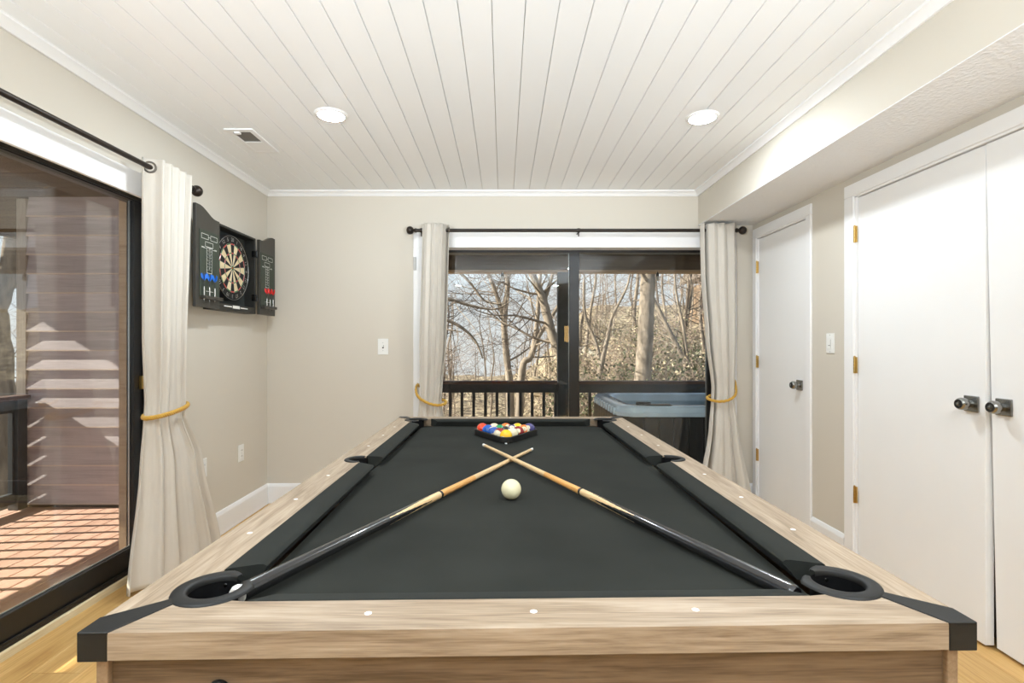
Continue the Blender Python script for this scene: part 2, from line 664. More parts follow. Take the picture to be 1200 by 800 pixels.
def sash(root, bx, a0, a1, d, z0, z1, stile, top, bot, pane='glass'):
    t = 0.034
    sh = MB()
    bx(sh, a0, a0 + stile[0], d, d + t, z0, z1)
    bx(sh, a1 - stile[1], a1, d, d + t, z0, z1)
    bx(sh, a0 + stile[0], a1 - stile[1], d, d + t, z1 - top, z1)
    bx(sh, a0 + stile[0], a1 - stile[1], d, d + t, z0, z0 + bot)
    s = sh.build('sash', M['black_frame'], root, bevel=0.002)
    gl = MB()
    bx(gl, a0 + stile[0] - 0.005, a1 - stile[1] + 0.005, d + 0.015, d + 0.020, z0 + bot - 0.005, z1 - top + 0.005)
    gl.build('glass_pane', M[pane], s)
    be = MB()
    e_ = 0.005
    bx(be, a0 + stile[0], a1 - stile[1], d + 0.020, d + 0.027, z0 + bot, z0 + bot + e_)
    bx(be, a0 + stile[0], a0 + stile[0] + e_, d + 0.020, d + 0.027, z0 + bot, z1 - top)
    bx(be, a1 - stile[1] - e_, a1 - stile[1], d + 0.020, d + 0.027, z0 + bot, z1 - top)
    be.build('glazing_bead', M['alu'], s)
    return s


PB = lambda a, d, z: (a, YB + d, z)
PL = lambda a, d, z: (XL - d, a, z)
w1, bx = sliding_door('window_1', PB, BO0, BO1, BOZ, 0.02, 'black framed two panel sliding glass door beyond the pool table')
sash(w1, bx, BO0 + 0.03, 0.600, 0.112, 0.045, BOZ - 0.022, (0.06, 0.078), 0.005, 0.09)
sash(w1, bx, 0.535, BO1 - 0.03, 0.154, 0.045, BOZ - 0.022, (0.065, 0.06), 0.005, 0.09)
w2, bx = sliding_door('window_2', PL, LO0, LO1, LOZ + 0.005, 0.02, 'black framed sliding glass door to the side deck')
sash(w2, bx, 1.83, LO1 - 0.03, 0.118, 0.045, LOZ - 0.018, (0.065, 0.070), 0.012, 0.115, 'glass_double')
sash(w2, bx, LO0 + 0.03, 1.89, 0.158, 0.045, LOZ - 0.018, (0.06, 0.065), 0.012, 0.115, 'glass_double')
lk = MB()
lk.box(XL - 0.118, XL - 0.100, 2.765, 2.785, 0.98, 1.05)
lk.build('latch_plate', M['brass'], w2, bevel=0.003)

# white casings round the sliding doors
t = thing('trim_4', (0.55, YB, 0), 'white casing round the end wall glass door', 'trim', kind='structure')
for nm, x0, x1, z0, z1 in (('casing_head', BO0 - 0.072, BO1 + 0.072, BOZ - 0.012, BOZ + 0.105), ('casing_side', BO0 - 0.072, BO0 + 0.008, 0, BOZ - 0.012), ('casing_side', BO1 - 0.008, BO1 + 0.072, 0, BOZ - 0.012)):
    MB().box(x0, x1, YB - 0.018, YB, z0, z1).build(nm, M['white_paint'], t, bevel=0.003, segs=2)
for nm, x0, x1, z0, z1 in (('jamb', BO0, BO0 + 0.008, 0, BOZ), ('jamb', BO1 - 0.008, BO1, 0, BOZ), ('head_jamb', BO0, BO1, BOZ - 0.010, BOZ)):
    MB().box(x0, x1, YB - 0.01, YB + 0.105, z0, z1).build(nm, M['white_paint'], t)
t = thing('trim_5', (XL, 1.88, 0), 'white casing round the side glass door', 'trim', kind='structure')
for nm, y0, y1, z0, z1 in (('casing_head', LO0 - 0.072, LO1 + 0.072, 1.948, 2.068), ('casing_side', LO0 - 0.072, LO0 + 0.008, 0, 1.948), ('casing_side', LO1 - 0.008, LO1 + 0.072, 0, 1.948)):
    MB().box(XL, XL + 0.018, y0, y1, z0, z1).build(nm, M['white_paint'], t, bevel=0.003, segs=2)
MB().box(XL - 0.105, XL + 0.01, LO0, LO1, LOZ - 0.004, LOZ).build('head_jamb', M['white_paint'], t)
for y0, y1 in ((LO0, LO0 + 0.008), (LO1 - 0.008, LO1)):
    MB().box(XL - 0.105, XL + 0.01, y0, y1, 0, LOZ - 0.004).build('jamb', M['white_paint'], t)
b = MB()
b.prism([(XL - 0.115, 0), (XL - 0.097, 0), (XL - 0.097, 0.030), (XL - 0.101, 0.036), (XL - 0.115, 0.038)], LO0, LO1, 'y')
structure('trim_6', b, M['oak_strip'], 'pale wooden threshold under the side glass door', 'threshold')
b = MB()
b.box(BO0, BO1, YB + 0.05, YB + 0.11, 0, 0.03)
structure('trim_7', b, M['oak_strip'], 'pale wooden threshold under the end wall glass door', 'threshold')

# ------------------------------------------------------------------ closet doors
XD = XR + 0.004   # leaf face


def hinge_mb(y, z):
    m = MB()
    for k in range(5):
        m.lathe([(0, -0.0085), (0.0062, -0.0085), (0.0062, 0.0085), (0, 0.0085)], (XR - 0.012, y, z + (k - 2) * 0.0178), (0, 0, 1), 10)
    m.lathe([(0, 0), (0.004, 0.0), (0.005, 0.004), (0, 0.007)], (XR - 0.012, y, z + 0.0445), (0, 0, 1), 8)
    m.box(XR - 0.010, XR - 0.004, y - 0.012, y + 0.014, z - 0.044, z + 0.044)
    return m


def knob_mb(y, z, xf, s=1.0):
    """square rose and round knob with a button, pointing into the room"""
    rose, kn, ring, bt = MB(), MB(), MB(), MB()
    q = 0.033 * s
    rose.box(xf - 0.009, xf, y - q, y + q, z - q, z + q)
    ax = (-1, 0, 0)
    kn.lathe([(0, 0.006), (0.0155, 0.006), (0.0135, 0.012), (0.0135, 0.022), (0.021, 0.027), (0.0245, 0.034), (0.0255, 0.046), (0.0235, 0.054), (0.019, 0.058), (0, 0.058)], (xf, y, z), ax, 28)
    ring.lathe([(0.0105, 0.0575), (0.019, 0.0578), (0.0185, 0.0610), (0.011, 0.0610)], (xf, y, z), ax, 28)
    bt.lathe([(0, 0.0570), (0.0068, 0.0575), (0.0068, 0.0635), (0.004, 0.0645), (0, 0.0645)], (xf, y, z), ax, 16)
    return rose, kn, ring, bt


def door(name, label, leaves, y0, y1, hinges):
    root = thing(name, (XR, (y0 + y1) / 2, 0), label, 'door', kind='structure')
    cw = 0.058 if name == 'door_1' else 0.08
    for nm, a, c, z0, z1 in (('casing_head', y0 - cw, y1 + cw, DZ + 0.004, DZ + 0.072), ('casing_side', y0 - cw, y0 - 0.004, 0, DZ + 0.004), ('casing_side', y1 + 0.004, y1 + cw, 0, DZ + 0.004)):
        MB().box(XR - 0.016, XR, a, c, z0, z1).build(nm, M['white_paint'], root, bevel=0.004, segs=2)
    for nm, a, c, z0, z1 in (('jamb', y0 - 0.004, y0 + 0.006, 0, DZ), ('jamb', y1 - 0.006, y1 + 0.004, 0, DZ), ('head_jamb', y0, y1, DZ - 0.006, DZ + 0.006)):
        MB().box(XR - 0.008, XR + 0.10, a, c, z0, z1).build(nm, M['white_paint'], root)
    for (a, c, ky, warp) in leaves:
        m = MB().box(XD, XD + 0.036, a, c, 0.014, DZ - 0.010)
        if warp:
            m2 = MB()
            for k in range(12):   # a slightly twisted leaf: its meeting edge leans in at the bottom
                z0 = 0.014 + (DZ - 0.024) * k / 12
                z1 = 0.014 + (DZ - 0.024) * (k + 1) / 12
                m2.box(XD, XD + 0.036, a, c, z0, z1)

            def fn(p):
                t_ = max(0.0, 1 - (p[2] - 0.014) / (DZ - 0.10))
                s_ = (p[1] - a) / (c - a)
                return (p[0] + warp * t_ * s_, p[1] - 0.013 * t_ * s_, p[2])
            m2 = MB()
            nz, ny = 14, 8
            for fx in (XD, XD + 0.036):
                m2.grid([[fn((fx, a + (c - a) * j / ny, 0.014 + (DZ - 0.024) * i / nz)) for j in range(ny + 1)] for i in range(nz + 1)])
            for yy in (a, c):
                m2.grid([[fn((fx, yy, 0.014 + (DZ - 0.024) * i / nz)) for fx in (XD, XD + 0.036)] for i in range(nz + 1)])
            for zz in (0.014, DZ - 0.010):
                m2.grid([[fn((fx, a + (c - a) * j / ny, zz)) for j in range(ny + 1)] for fx in (XD, XD + 0.036)])
            m = m2
        leaf = m.build('door_leaf', M['door_paint'], root, bevel=0 if warp else 0.0015, smooth=40 if warp else None)
        if ky is not None:
            off = 0.0
            if warp: off = warp * 0.5
            rose, kn, ring, bt = knob_mb(ky[0], ky[1], XD + off)
            rose.build('rose', M['nickel'], leaf, bevel=0.003, segs=2)
            kn.build('knob', M['nickel'], leaf, smooth=35)
            ring.build('knob_ring', M['nickel_dark'], leaf, smooth=35)
            bt.build('lock_button', M['nickel'], leaf, smooth=35)
    for (y, z) in hinges:
        hinge_mb(y, z).build('hinge', M['brass'], root, smooth=40)
    return root


door('door_1', 'narrow white flush door in the far right corner', [(D1a + 0.008, D1b - 0.008, (3.375, 0.955), 0)], D1a, D1b, [(D1b - 0.004, 1.80), (D1b - 0.004, 1.09), (D1b - 0.004, 0.39)])
door('door_2', 'white double closet doors nearest the camera on the right', [(2.078, D2b - 0.008, (2.135, 0.972), 0), (D2a + 0.008, 2.074, (2.012, 0.972), 0.030)], D2a, D2b, [(D2b - 0.003, 1.815), (D2b - 0.003, 1.105), (D2b - 0.003, 0.402)])


# ------------------------------------------------------------------ switches and outlets
def wall_plate(name, c, n, up, w_, h_, kind_, label, cat):
    """c centre on the wall, n normal into the room"""
    n = Vector(n)
    u = Vector((0, 0, 1)).cross(n)
    c = Vector(c)

    def bx(mb, a0, a1, z0, z1, d0, d1):
        pts = []
        for d in (d0, d1):
            for a, z in ((a0, z0), (a1, z0), (a1, z1), (a0, z1)):
                pts.append(c + u * a + Vector((0, 0, z)) + n * d)
        mb.add(pts, [(0, 3, 2, 1), (4, 5, 6, 7), (0, 1, 5, 4), (1, 2, 6, 5), (2, 3, 7, 6), (3, 0, 4, 7)])
        return mb
    o = thing(name, c, label, cat)
    bx(MB(), -w_ / 2, w_ / 2, -h_ / 2, h_ / 2, 0, 0.006).build('cover_plate', M['switch'], o, bevel=0.0025, segs=2)
    if kind_ == 'toggle':
        bx(MB(), -0.006, 0.006, -0.013, 0.013, 0.005, 0.0065).build('slot', M['slot'], o)
        bx(MB(), -0.004, 0.004, -0.002, 0.012, 0.006, 0.019).build('toggle', M['switch'], o, bevel=0.001)
    elif kind_ == 'rocker':
        bx(MB(), -0.017, 0.017, -0.034, 0.034, 0.005, 0.009).build('rocker', M['switch'], o, bevel=0.002)
        bx(MB(), -0.011, 0.006, -0.014, -0.011, 0.0085, 0.0098).build('slot', M['slot'], o)
        bx(MB(), 0.009, 0.011, -0.026, 0.022, 0.0085, 0.0094).build('slider_groove', M['slot'], o)
    else:
        for zz in (-0.02, 0.02):
            so = bx(MB(), -0.016, 0.016, zz - 0.014, zz + 0.014, 0.005, 0.0085).build('socket', M['switch'], o, bevel=0.003, segs=2)
            bx(MB(), -0.008, -0.005, zz - 0.005, zz + 0.005, 0.008, 0.0088).build('slot', M['slot'], so)
            bx(MB(), 0.005, 0.008, zz - 0.005, zz + 0.005, 0.008, 0.0088).build('slot', M['slot'], so)
    for zz in ((-0.03, 0.03) if kind_ == 'toggle' else (-0.049, 0.049) if kind_ == 'rocker' else (0,)):
        bx(MB(), -0.003, 0.003, zz - 0.003, zz + 0.003, 0.0055, 0.007).build('plate_screw', M['alu'], o)
    return o


wall_plate('light_switch', (-0.927, YB, 1.203), (0, -1, 0), 1, 0.080, 0.122, 'toggle', 'white toggle light switch on the end wall left of the curtain', 'switch')
wall_plate('light_switch', (XR, 3.052, 1.224), (-1, 0, 0), 1, 0.074, 0.118, 'rocker', 'white rocker switch between the two closet doorways', 'switch')
wall_plate('wall_outlet', (XL, 3.605, 0.468), (1, 0, 0), 1, 0.072, 0.116, 'outlet', 'white wall outlet low on the wall under the dartboard', 'outlet')
wall_plate('wall_outlet', (XL, 3.150, 0.468), (1, 0, 0), 1, 0.072, 0.116, 'outlet', 'white wall outlet partly hidden behind the curtain by the side glass door', 'outlet')
b = MB()
b.box(-0.690, -0.668, YB - 0.030, YB - 0.018, 1.79, 1.89)
b.build('door_sensor', M['sensor'], label='small grey alarm sensor on the casing beside the curtain', cat='sensor', bevel=0.003, segs=2)

# ------------------------------------------------------------------ ceiling vent
vt = thing('ceiling_vent', (-1.455, 3.02, ZC), 'white ceiling air vent with its damper half open', 'vent')
x0, x1, y0, y1 = -1.535, -1.375, 2.85, 3.20
fr = MB()
for a in ((x0, x1, y0, y0 + 0.036), (x0, x1, y1 - 0.03, y1), (x0, x0 + 0.03, y0 + 0.036, y1 - 0.03), (x1 - 0.03, x1, y0 + 0.036, y1 - 0.03)):
    fr.box(a[0], a[1], a[2], a[3], ZC - 0.007, ZC)
fr.build('frame', M['white_paint'], vt, bevel=0.002)
MB().box(x0 + 0.028, x1 - 0.028, y0 + 0.03, y1 - 0.03, ZC - 0.0015, ZC - 0.0002).build('duct', M['void'], vt)
MB().box(x0 + 0.029, x1 - 0.029, y0 + 0.178, y1 - 0.029, ZC - 0.006, ZC - 0.002).build('damper', M['white_paint'], vt, bevel=0.001)
MB().box(x0 + 0.045, x0 + 0.075, y0 + 0.026, y0 + 0.050, ZC - 0.016, ZC - 0.004).build('damper_lever', M['white_paint'], vt, bevel=0.002)

# ------------------------------------------------------------------ recessed ceiling lamps
LAMPS = [(-0.887, 2.68, 'round recessed ceiling lamp beside the ceiling vent'), (1.035, 2.71, 'round recessed ceiling lamp nearest the soffit'),
         (-0.887, 0.30, 'round recessed ceiling lamp over the near end of the table, left'), (1.035, 0.30, 'round recessed ceiling lamp over the near end of the table, right'),
         (-0.887, -1.95, 'round recessed ceiling lamp behind the camera, left'), (1.035, -1.95, 'round recessed ceiling lamp behind the camera, right')]
for (x, y, lab) in LAMPS:
    o = thing('ceiling_lamp', (x, y, ZC), lab, 'lamp', 'recessed ceiling lamps')
    MB().lathe([(0.066, -0.010), (0.070, -0.010), (0.082, -0.004), (0.085, 0.0), (0.066, 0.0)], (x, y, ZC), (0, 0, 1), 40).build('trim_ring', M['lamp_ring'], o, smooth=40)
    MB().lathe([(0.066, -0.0090), (0.050, -0.0125), (0.025, -0.0145), (0, -0.015)], (x, y, ZC), (0, 0, 1), 40).build('lens', M['lamp_lens'], o, smooth=60)

# ------------------------------------------------------------------ pool table
W, LT = 1.27, 2.20
ZR, ZB = 0.81, 0.773
TH = 0.0385
QC = [Vector((-0.592, 0.724)), Vector((0.683, 0.752)), Vector((-0.583, 2.94)), Vector((0.660, 2.94))]


def tw(p):
    s = (p[0] + W / 2) / W
    t = p[1] / LT
    q = (QC[0] * (1 - s) + QC[1] * s) * (1 - t) + (QC[2] * (1 - s) + QC[3] * s) * t
    return (q.x, q.y, p[2])


table = thing('pool_table', (*tw((0, LT / 2, 0))[:2], 0), 'light oak pool table with charcoal felt in the middle of the room', 'pool table')
UB, VB = W / 2 - 0.092, 0.086           # wood / cloth line
UN, VN = W / 2 - 0.150, 0.124           # cushion noses
RO, RI = 0.064, 0.040                   # corner pocket rim
PC = (W / 2 - 0.116, 0.131)             # corner pocket centre (from the middle, from the end)
SRO, SRI = 0.053, 0.036
PS = W / 2 - 0.082                      # side pocket centre


def tb(mb, name, mats, parent=table, **kw):
    return mb.map(tw).build(name, mats, parent, **kw)


def arc(cx, cy, r, a0, a1, n=14):
    return [(cx + r * cos(radians(a0 + (a1 - a0) * k / n)), cy + r * sin(radians(a0 + (a1 - a0) * k / n))) for k in range(n + 1)]


def mir(pts, sx, sy):
    q = [((p[0] * sx), (p[1] if sy > 0 else LT - p[1])) for p in pts]
    return q if sx * sy > 0 else q[::-1]


# wooden rails; outlines are for the left / front pieces
cu, cv = -PC[0], PC[1]
rr = RI + 0.006
side = [(-W / 2, 0.0)]
dg = sqrt((cu + W / 2) ** 2 + cv ** 2)
# from the outer corner along the mitre to the pocket, round it, along the cloth line, round the side pocket
side += arc(cu, cv, rr, 225, 113, 12)
a_ = [p for p in side]
side = a_ + [(-UB, cv + 0.075)]
sp = arc(-PS, LT / 2, SRI + 0.005, 270 + 40, 90 - 40 - 360 + 360, 2)
half = side + [(-UB, LT / 2 - 0.056)] + arc(-PS, LT / 2, SRI + 0.005, -75, -180, 8)
full = half + [(p[0], LT - p[1]) for p in half[::-1]][1:]
for sx in (1, -1):
    m = MB().prism(mir(full, sx, 1)[::-1], ZR - TH, ZR, 'z')
    tb(m, 'side_rail', M['rail_wood_y'], tri=True)
end = [(-W / 2, 0.0)] + [(p[0], p[1]) for p in arc(cu, cv, rr, 225, 303, 12)] + [(cu + 0.075, VB)]
endf = end + [(-p[0], p[1]) for p in end[::-1]]
for sy in (1, -1):
    m = MB().prism(mir(endf, 1, sy), ZR - TH, ZR, 'z')
    tb(m, 'end_rail', M['rail_wood_x'], tri=True)

# black corner caps with a strip running in to each pocket
for sx in (1, -1):
    for sy in (1, -1):
        c0 = (-W / 2 - 0.0012, -0.0012)
        w = 0.040
        inn = (cu + (RO - 0.012) * cos(radians(225)), cv + (RO - 0.012) * sin(radians(225)))
        t_ = 0.0065
        cap = [c0, (-W / 2 + w, -0.0012), (inn[0] + t_, inn[1] - t_), (inn[0] - t_, inn[1] + t_), (-W / 2 - 0.0012, w)]
        m = MB().prism(mir(cap, sx, sy), ZR - 0.003, ZR + 0.0016, 'z')
        lip = [c0, (-W / 2 + w, -0.0012), (-W / 2 + w, 0.004), (-W / 2 + 0.006, 0.004), (-W / 2 + 0.006, w), (-W / 2 - 0.0012, w)]
        m.prism(mir(lip, sx, sy), ZR - TH - 0.0015, ZR + 0.0008, 'z')
        tb(m, 'corner_cap', M['plastic'], bevel=0.0012, segs=1)


# pockets: a raised rim, a liner and a dark cup
def pocket(sx, sy, cx, cy, ro, ri, a0, a1, depth=0.085):
    n = 36
    rows = []
    prof = [(ri, -0.006), (ri, 0.0015), (ri + 0.002, 0.0034), (ri + 0.006, 0.0040), (ro - 0.005, 0.0040), (ro - 0.001, 0.0025), (ro, 0.0)]
    for k in range(n + 1):
        f = k / n
        a = radians(a0 + (a1 - a0) * f)
        e = min(1.0, min(f, 1 - f) / 0.10 + 0.15)      # the rim tapers at its two ends
        row = []
        for (r, h) in prof:
            r2 = ri + (r - ri) * (0.35 + 0.65 * e)
            u, v = cx + r2 * cos(a), cy + r2 * sin(a)
            row.append((u * sx, v if sy > 0 else LT - v, ZR + h))
        rows.append(row)
    m = MB().grid(rows)
    rim = tb(m, 'pocket_rim', M['plastic'], smooth=50)
    rows = []
    for r, h in ((ri + 0.003, -0.004), (ri + 0.003, -depth), (0.001, -depth - 0.004)):
        rows.append([((cx + r * cos(2 * pi * k / 32)) * sx, (cy + r * sin(2 * pi * k / 32)) if sy > 0 else LT - (cy + r * sin(2 * pi * k / 32)), ZR + h) for k in range(32)])
    # the wall is open towards the bed above the cloth
    lo = MB()
    v0 = len(lo.v)
    wall_rows = []
    for h in (-0.002, -0.030, ZB - ZR - 0.002):
        wall_rows.append([((cx + (ri + 0.001) * cos(radians(a0 - 22 + (a1 - a0 + 44) * k / n))) * sx, (cy + (ri + 0.001) * sin(radians(a0 - 22 + (a1 - a0 + 44) * k / n))) if sy > 0 else LT - (cy + (ri + 0.001) * sin(radians(a0 - 22 + (a1 - a0 + 44) * k / n))), ZR + h) for k in range(n + 1)])
    lo.grid(wall_rows)
    low = []
    for r, h in ((ri + 0.001, ZB - ZR - 0.001), (ri - 0.004, -depth), (0.001, -depth - 0.004)):
        low.append([((cx + r * cos(2 * pi * k / 32)) * sx, (cy + r * sin(2 * pi * k / 32)) if sy > 0 else LT - (cy + r * sin(2 * pi * k / 32)), ZR + h) for k in range(32)])
    lo.grid(low, closed_u=True)
    tb(lo, 'pocket_liner', M['pocket_in'], smooth=40)


for sx in (1, -1):
    for sy in (1, -1):
        pocket(sx, sy, cu, cv, RO, RI, 64, 386)
    pocket(sx, 1, -PS, LT / 2, SRO, SRI, 78, 282)

# small rivets inside the corner pockets
for sx in (1, -1):
    for sy in (1, -1):
        a = radians(95)
        u, v = cu + (RI - 0.003) * cos(a), cv + (RI - 0.003) * sin(a)
        m = MB().lathe([(0.0035, 0), (0.003, 0.0015), (0, 0.0022)], (u * sx, v if sy > 0 else LT - v, ZR - 0.012), (-cos(a) * sx, -sin(a) * sy, 0), 10)
        tb(m, 'rivet', M['nickel'], smooth=50)

# bed: charcoal cloth with the six pocket bites
pb = []
hw = UN + 0.004


def bed_outline():
    pts = []
    q = [(-hw, VN - 0.004)]
    # quarter, from the front middle to the left side middle
    r = RI + 0.001
    front = [(0, VN - 0.004), (cu + sqrt(max(0, r * r - (VN - 0.004 - cv) ** 2)), VN - 0.004)]
    a_s = math.degrees(atan2(VN - 0.004 - cv, front[1][0] - cu))
    yy = cv + sqrt(max(0, r * r - (-hw - cu) ** 2))
    a_e = math.degrees(atan2(yy - cv, -hw - cu))
    bite = arc(cu, cv, r, a_s, a_e, 12)
    rs = SRI + 0.010
    dx = -hw + PS
    dy = sqrt(max(0.0, rs * rs - dx * dx))
    sb = arc(-PS, LT / 2, rs, math.degrees(atan2(-dy, dx)), 0, 8)
    quart = front + bite[1:] + sb
    left = quart + [(p[0], LT - p[1]) for p in quart[::-1]][1:]
    right = [(-p[0], p[1]) for p in left[::-1]]
    return left + right[1:-1]


bo = bed_outline()
m = MB().prism(bo[::-1], ZB - 0.02, ZB, 'z')
tb(m, 'bed_cloth', M['felt'], tri=True)


# cushions: top slopes to the nose, the face is undercut
def cushion(wood0, wood1, nose0, nose1):
    """end points (u, v) of the wood line and of the nose line"""
    wood0, wood1, nose0, nose1 = [Vector(p) for p in (wood0, wood1, nose0, nose1)]
    sec = [(0.0, ZR - 0.0005), (0.06, ZR + 0.0010), (0.80, ZR - 0.0035), (0.93, ZR - 0.0055), (1.0, ZR - 0.0100), (0.985, ZR - 0.0140), (0.80, ZR - 0.026), (0.66, ZB - 0.001), (0.0, ZB - 0.001)]
    n = 14
    rows = []
    for k in range(n + 1):
        f = k / n
        a = wood0.lerp(wood1, f)
        c = nose0.lerp(nose1, f)
        rows.append([(*(a.lerp(c, s)), z) for s, z in sec])
    m = MB().grid(rows, closed_u=True)
    ns = len(sec)
    m.add(rows[0], [list(range(ns))])
    m.add(rows[-1], [list(range(ns))[::-1]])
    return m


for sx in (1, -1):
    for sy in (1, -1):
        def q(p): return (p[0] * sx, p[1] if sy > 0 else LT - p[1])
        m = cushion(q((-UB, cv + 0.072)), q((-UB, LT / 2 - 0.050)), q((-UN, cv + 0.110)), q((-UN, LT / 2 - 0.064)))
        tb(m, 'cushion', M['felt_nose'], tri=True, smooth=40, weld=True)
for sy in (1, -1):
    def q(p): return (p[0], p[1] if sy > 0 else LT - p[1])
    m = cushion(q((cu + 0.074, VB)), q((-cu - 0.074, VB)), q((cu + 0.112, VN)), q((-cu - 0.112, VN)))
    tb(m, 'cushion', M['felt_nose'], tri=True, smooth=40, weld=True)

# white sights let into the rails
sights = []
for sx in (1, -1):
    for v in (0.385, 0.628, 0.875, 1.345, 1.59, 1.83):
        sights.append((sx * (W / 2 - 0.048), v))
for sy in (1, -1):
    for u in (-0.247, 0.0, 0.245):
        sights.append((u, 0.046 if sy > 0 else LT - 0.046))
for (u, v) in sights:
    m = MB().lathe([(0.0055, -0.001), (0.0055, 0.0003), (0.0045, 0.0008), (0, 0.0010)], (u, v, ZR), (0, 0, 1), 14)
    tb(m, 'sight', M['sight'], smooth=40)

# apron under the rails, legs
IN = 0.0155
ZA = ZR - TH
m = MB().box(-W / 2 + IN + 0.016, W / 2 - IN - 0.016, 0.020, 0.040, 0.50, ZA)
tb(m, 'end_apron', M['apron_x'], bevel=0.001)
m = MB().box(-W / 2 + IN + 0.016, W / 2 - IN - 0.016, LT - 0.040, LT - 0.020, 0.50, ZA)
tb(m, 'end_apron', M['apron_x'], bevel=0.001)
for sx in (1, -1):
    m = MB().box(sx * (W / 2 - IN), sx * (W / 2 - IN - 0.016), 0.012, LT - 0.012, 0.50, ZA)
    tb(m, 'side_apron', M['apron_y'], bevel=0.001)
m = MB().box(-W / 2 + 0.04, W / 2 - 0.04, 0.045, LT - 0.045, 0.52, 0.535)
tb(m, 'cabinet_floor', M['apron_y'])
for u in (-0.420, -0.118, 0.178, 0.470):
    m = MB().lathe([(0.0042, 0), (0.0042, 0.003), (0.003, 0.0042), (0, 0.0046)], (u, 0.020, ZA - 0.0055), (0, -1, 0), 12)
    tb(m, 'screw', M['screw'], smooth=40)
m = MB().lathe([(0.0165, 0), (0.0165, 0.006), (0.0135, 0.008), (0.012, 0.006), (0, 0.005)], (-0.452, 0.020, 0.7145), (0, -1, 0), 24)
tb(m, 'bolt_cover', M['plastic'], smooth=40)
for sx in (1, -1):
    for v in (0.17, LT - 0.17):
        m = MB()
        u = sx * (W / 2 - 0.17)
        k = [(0.075, 0.03), (0.085, 0.50)]
        vv = []
        for r, z in k:
            vv += [(u - r, v - r, z), (u + r, v - r, z), (u + r, v + r, z), (u - r, v + r, z)]
        m.add(vv, [(0, 3, 2, 1), (4, 5, 6, 7), (0, 1, 5, 4), (1, 2, 6, 5), (2, 3, 7, 6), (3, 0, 4, 7)])
        leg = tb(m, 'leg', M['leg_wood'], bevel=0.003)
        m = MB().lathe([(0, 0), (0.04, 0), (0.04, 0.012), (0.015, 0.014), (0.015, 0.032), (0, 0.032)], (u, v, 0), (0, 0, 1), 20)
        tb(m, 'foot_pad', M['plastic'], leg, smooth=40)

# ------------------------------------------------------------------ cues
M['maple'] = wood('cue_maple', srgb(196, 160, 112), srgb(222, 190, 142), srgb(236, 208, 166), 'Z', 1.0, 0.3, contrast=0.7, coat=0.4, bump=0)
M['maple_gold'] = wood('cue_forearm', srgb(190, 130, 66), srgb(220, 162, 92), srgb(234, 184, 118), 'Z', 1.0, 0.3, contrast=0.7, coat=0.4, bump=0)
M['cue_black'] = mat('cue_black_lacquer', (0.012, 0.012, 0.013), 0.22, coat=0.6)
M['ferrule'] = mat('cue_ferrule', (0.80, 0.78, 0.74), 0.4)
M['cue_tip'] = mat('cue_tip_leather', (0.55, 0.55, 0.56), 0.8)
M['cream'] = mat('cream_resin', srgb(222, 215, 178), 0.12, coat=0.5)


def cue(tip, butt, label, bumper):
    tip, butt = Vector(tip), Vector(butt)
    ax = (butt - tip).normalized()
    o = bpy.data.objects.new('pool_cue', None)
    COL.objects.link(o)
    o.empty_display_size = 0.05
    o.location = tip
    o.rotation_mode = 'QUATERNION'
    o.rotation_quaternion = ax.to_track_quat('Z', 'Y')
    ORG[o.name] = Vector((0, 0, 0))
    tag(o, label, 'cue', 'crossed pool cues')
    L = (butt - tip).length
    rad = lambda h: 0.0060 + (0.0098 - 0.0060) * min(1, h / 0.76) if h < 0.76 else 0.0098 + (0.0150 - 0.0098) * (h - 0.76) / (L - 0.76)
    MB().lathe([(0, 0), (0.0045, 0.0005), (0.0058, 0.003), (0.0059, 0.006)], n=16).build('tip', M['cue_tip'], o, smooth=50)
    MB().lathe([(0.0060, 0.006), (0.00605, 0.026)], n=20).build('ferrule', M['ferrule'], o, smooth=50)
    MB().lathe([(rad(h), h) for h in (0.026, 0.2, 0.4, 0.55)], n=24).build('shaft', M['maple'], o, smooth=50)
    MB().lathe([(rad(h), h) for h in (0.55, 0.66, 0.757)], n=24).build('shaft_end', M['maple_gold'], o, smooth=50)
    MB().lathe([(rad(0.757), 0.757), (0.0104, 0.758), (0.0104, 0.7665), (rad(0.768), 0.768)], n=24).build('joint_ring', M['cue_black'], o, smooth=50)
    # forearm with four black points let in from the butt side
    n = 64
    hs = [0.768 + 0.0045 * k for k in range(60)]
    rows = [[(rad(h) * cos(2 * pi * k / n), rad(h) * sin(2 * pi * k / n), h) for k in range(n)] for h in hs]
    m = MB()
    m.v = [p for r in rows for p in r]
    for i in range(len(hs) - 1):
        for k in range(n):
            l = (k + 1) % n
            m.f.append([i * n + k, i * n + l, (i + 1) * n + l, (i + 1) * n + k])
            ph = ((k + 0.5) / n * 4) % 1.0
            tri = abs(ph - 0.5) * 2          # 1 at a point's centre line
            d = (hs[i] - 0.806) / 0.215
            m.m.append(1 if d > 1 - tri * 1.0 + 0.0 else 0)
    m.build('forearm', [M['maple'], M['cue_black']], o, smooth=60, fix=False)
    MB().lathe([(rad(h), h) for h in (hs[-1], 1.12, 1.25, L - 0.012)], n=28).build('butt', M['cue_black'], o, smooth=50)
    MB().lathe([(rad(L), L - 0.012), (rad(L) + 0.0003, L - 0.011), (rad(L), L - 0.006), (0.012, L - 0.001), (0, L)], n=24).build('bumper', bumper, o, smooth=50)
    return o


cue((-0.0855, 2.192, 0.7935), (0.497, 0.880, 0.7885), 'pool cue whose black butt reaches the near right corner pocket, lying on top', M['cue_black'])
cue((0.121, 2.172, 0.7795), (-0.444, 0.856, 0.798), 'pool cue whose white butt end rests in the near left corner pocket, lying underneath', M['ferrule'])


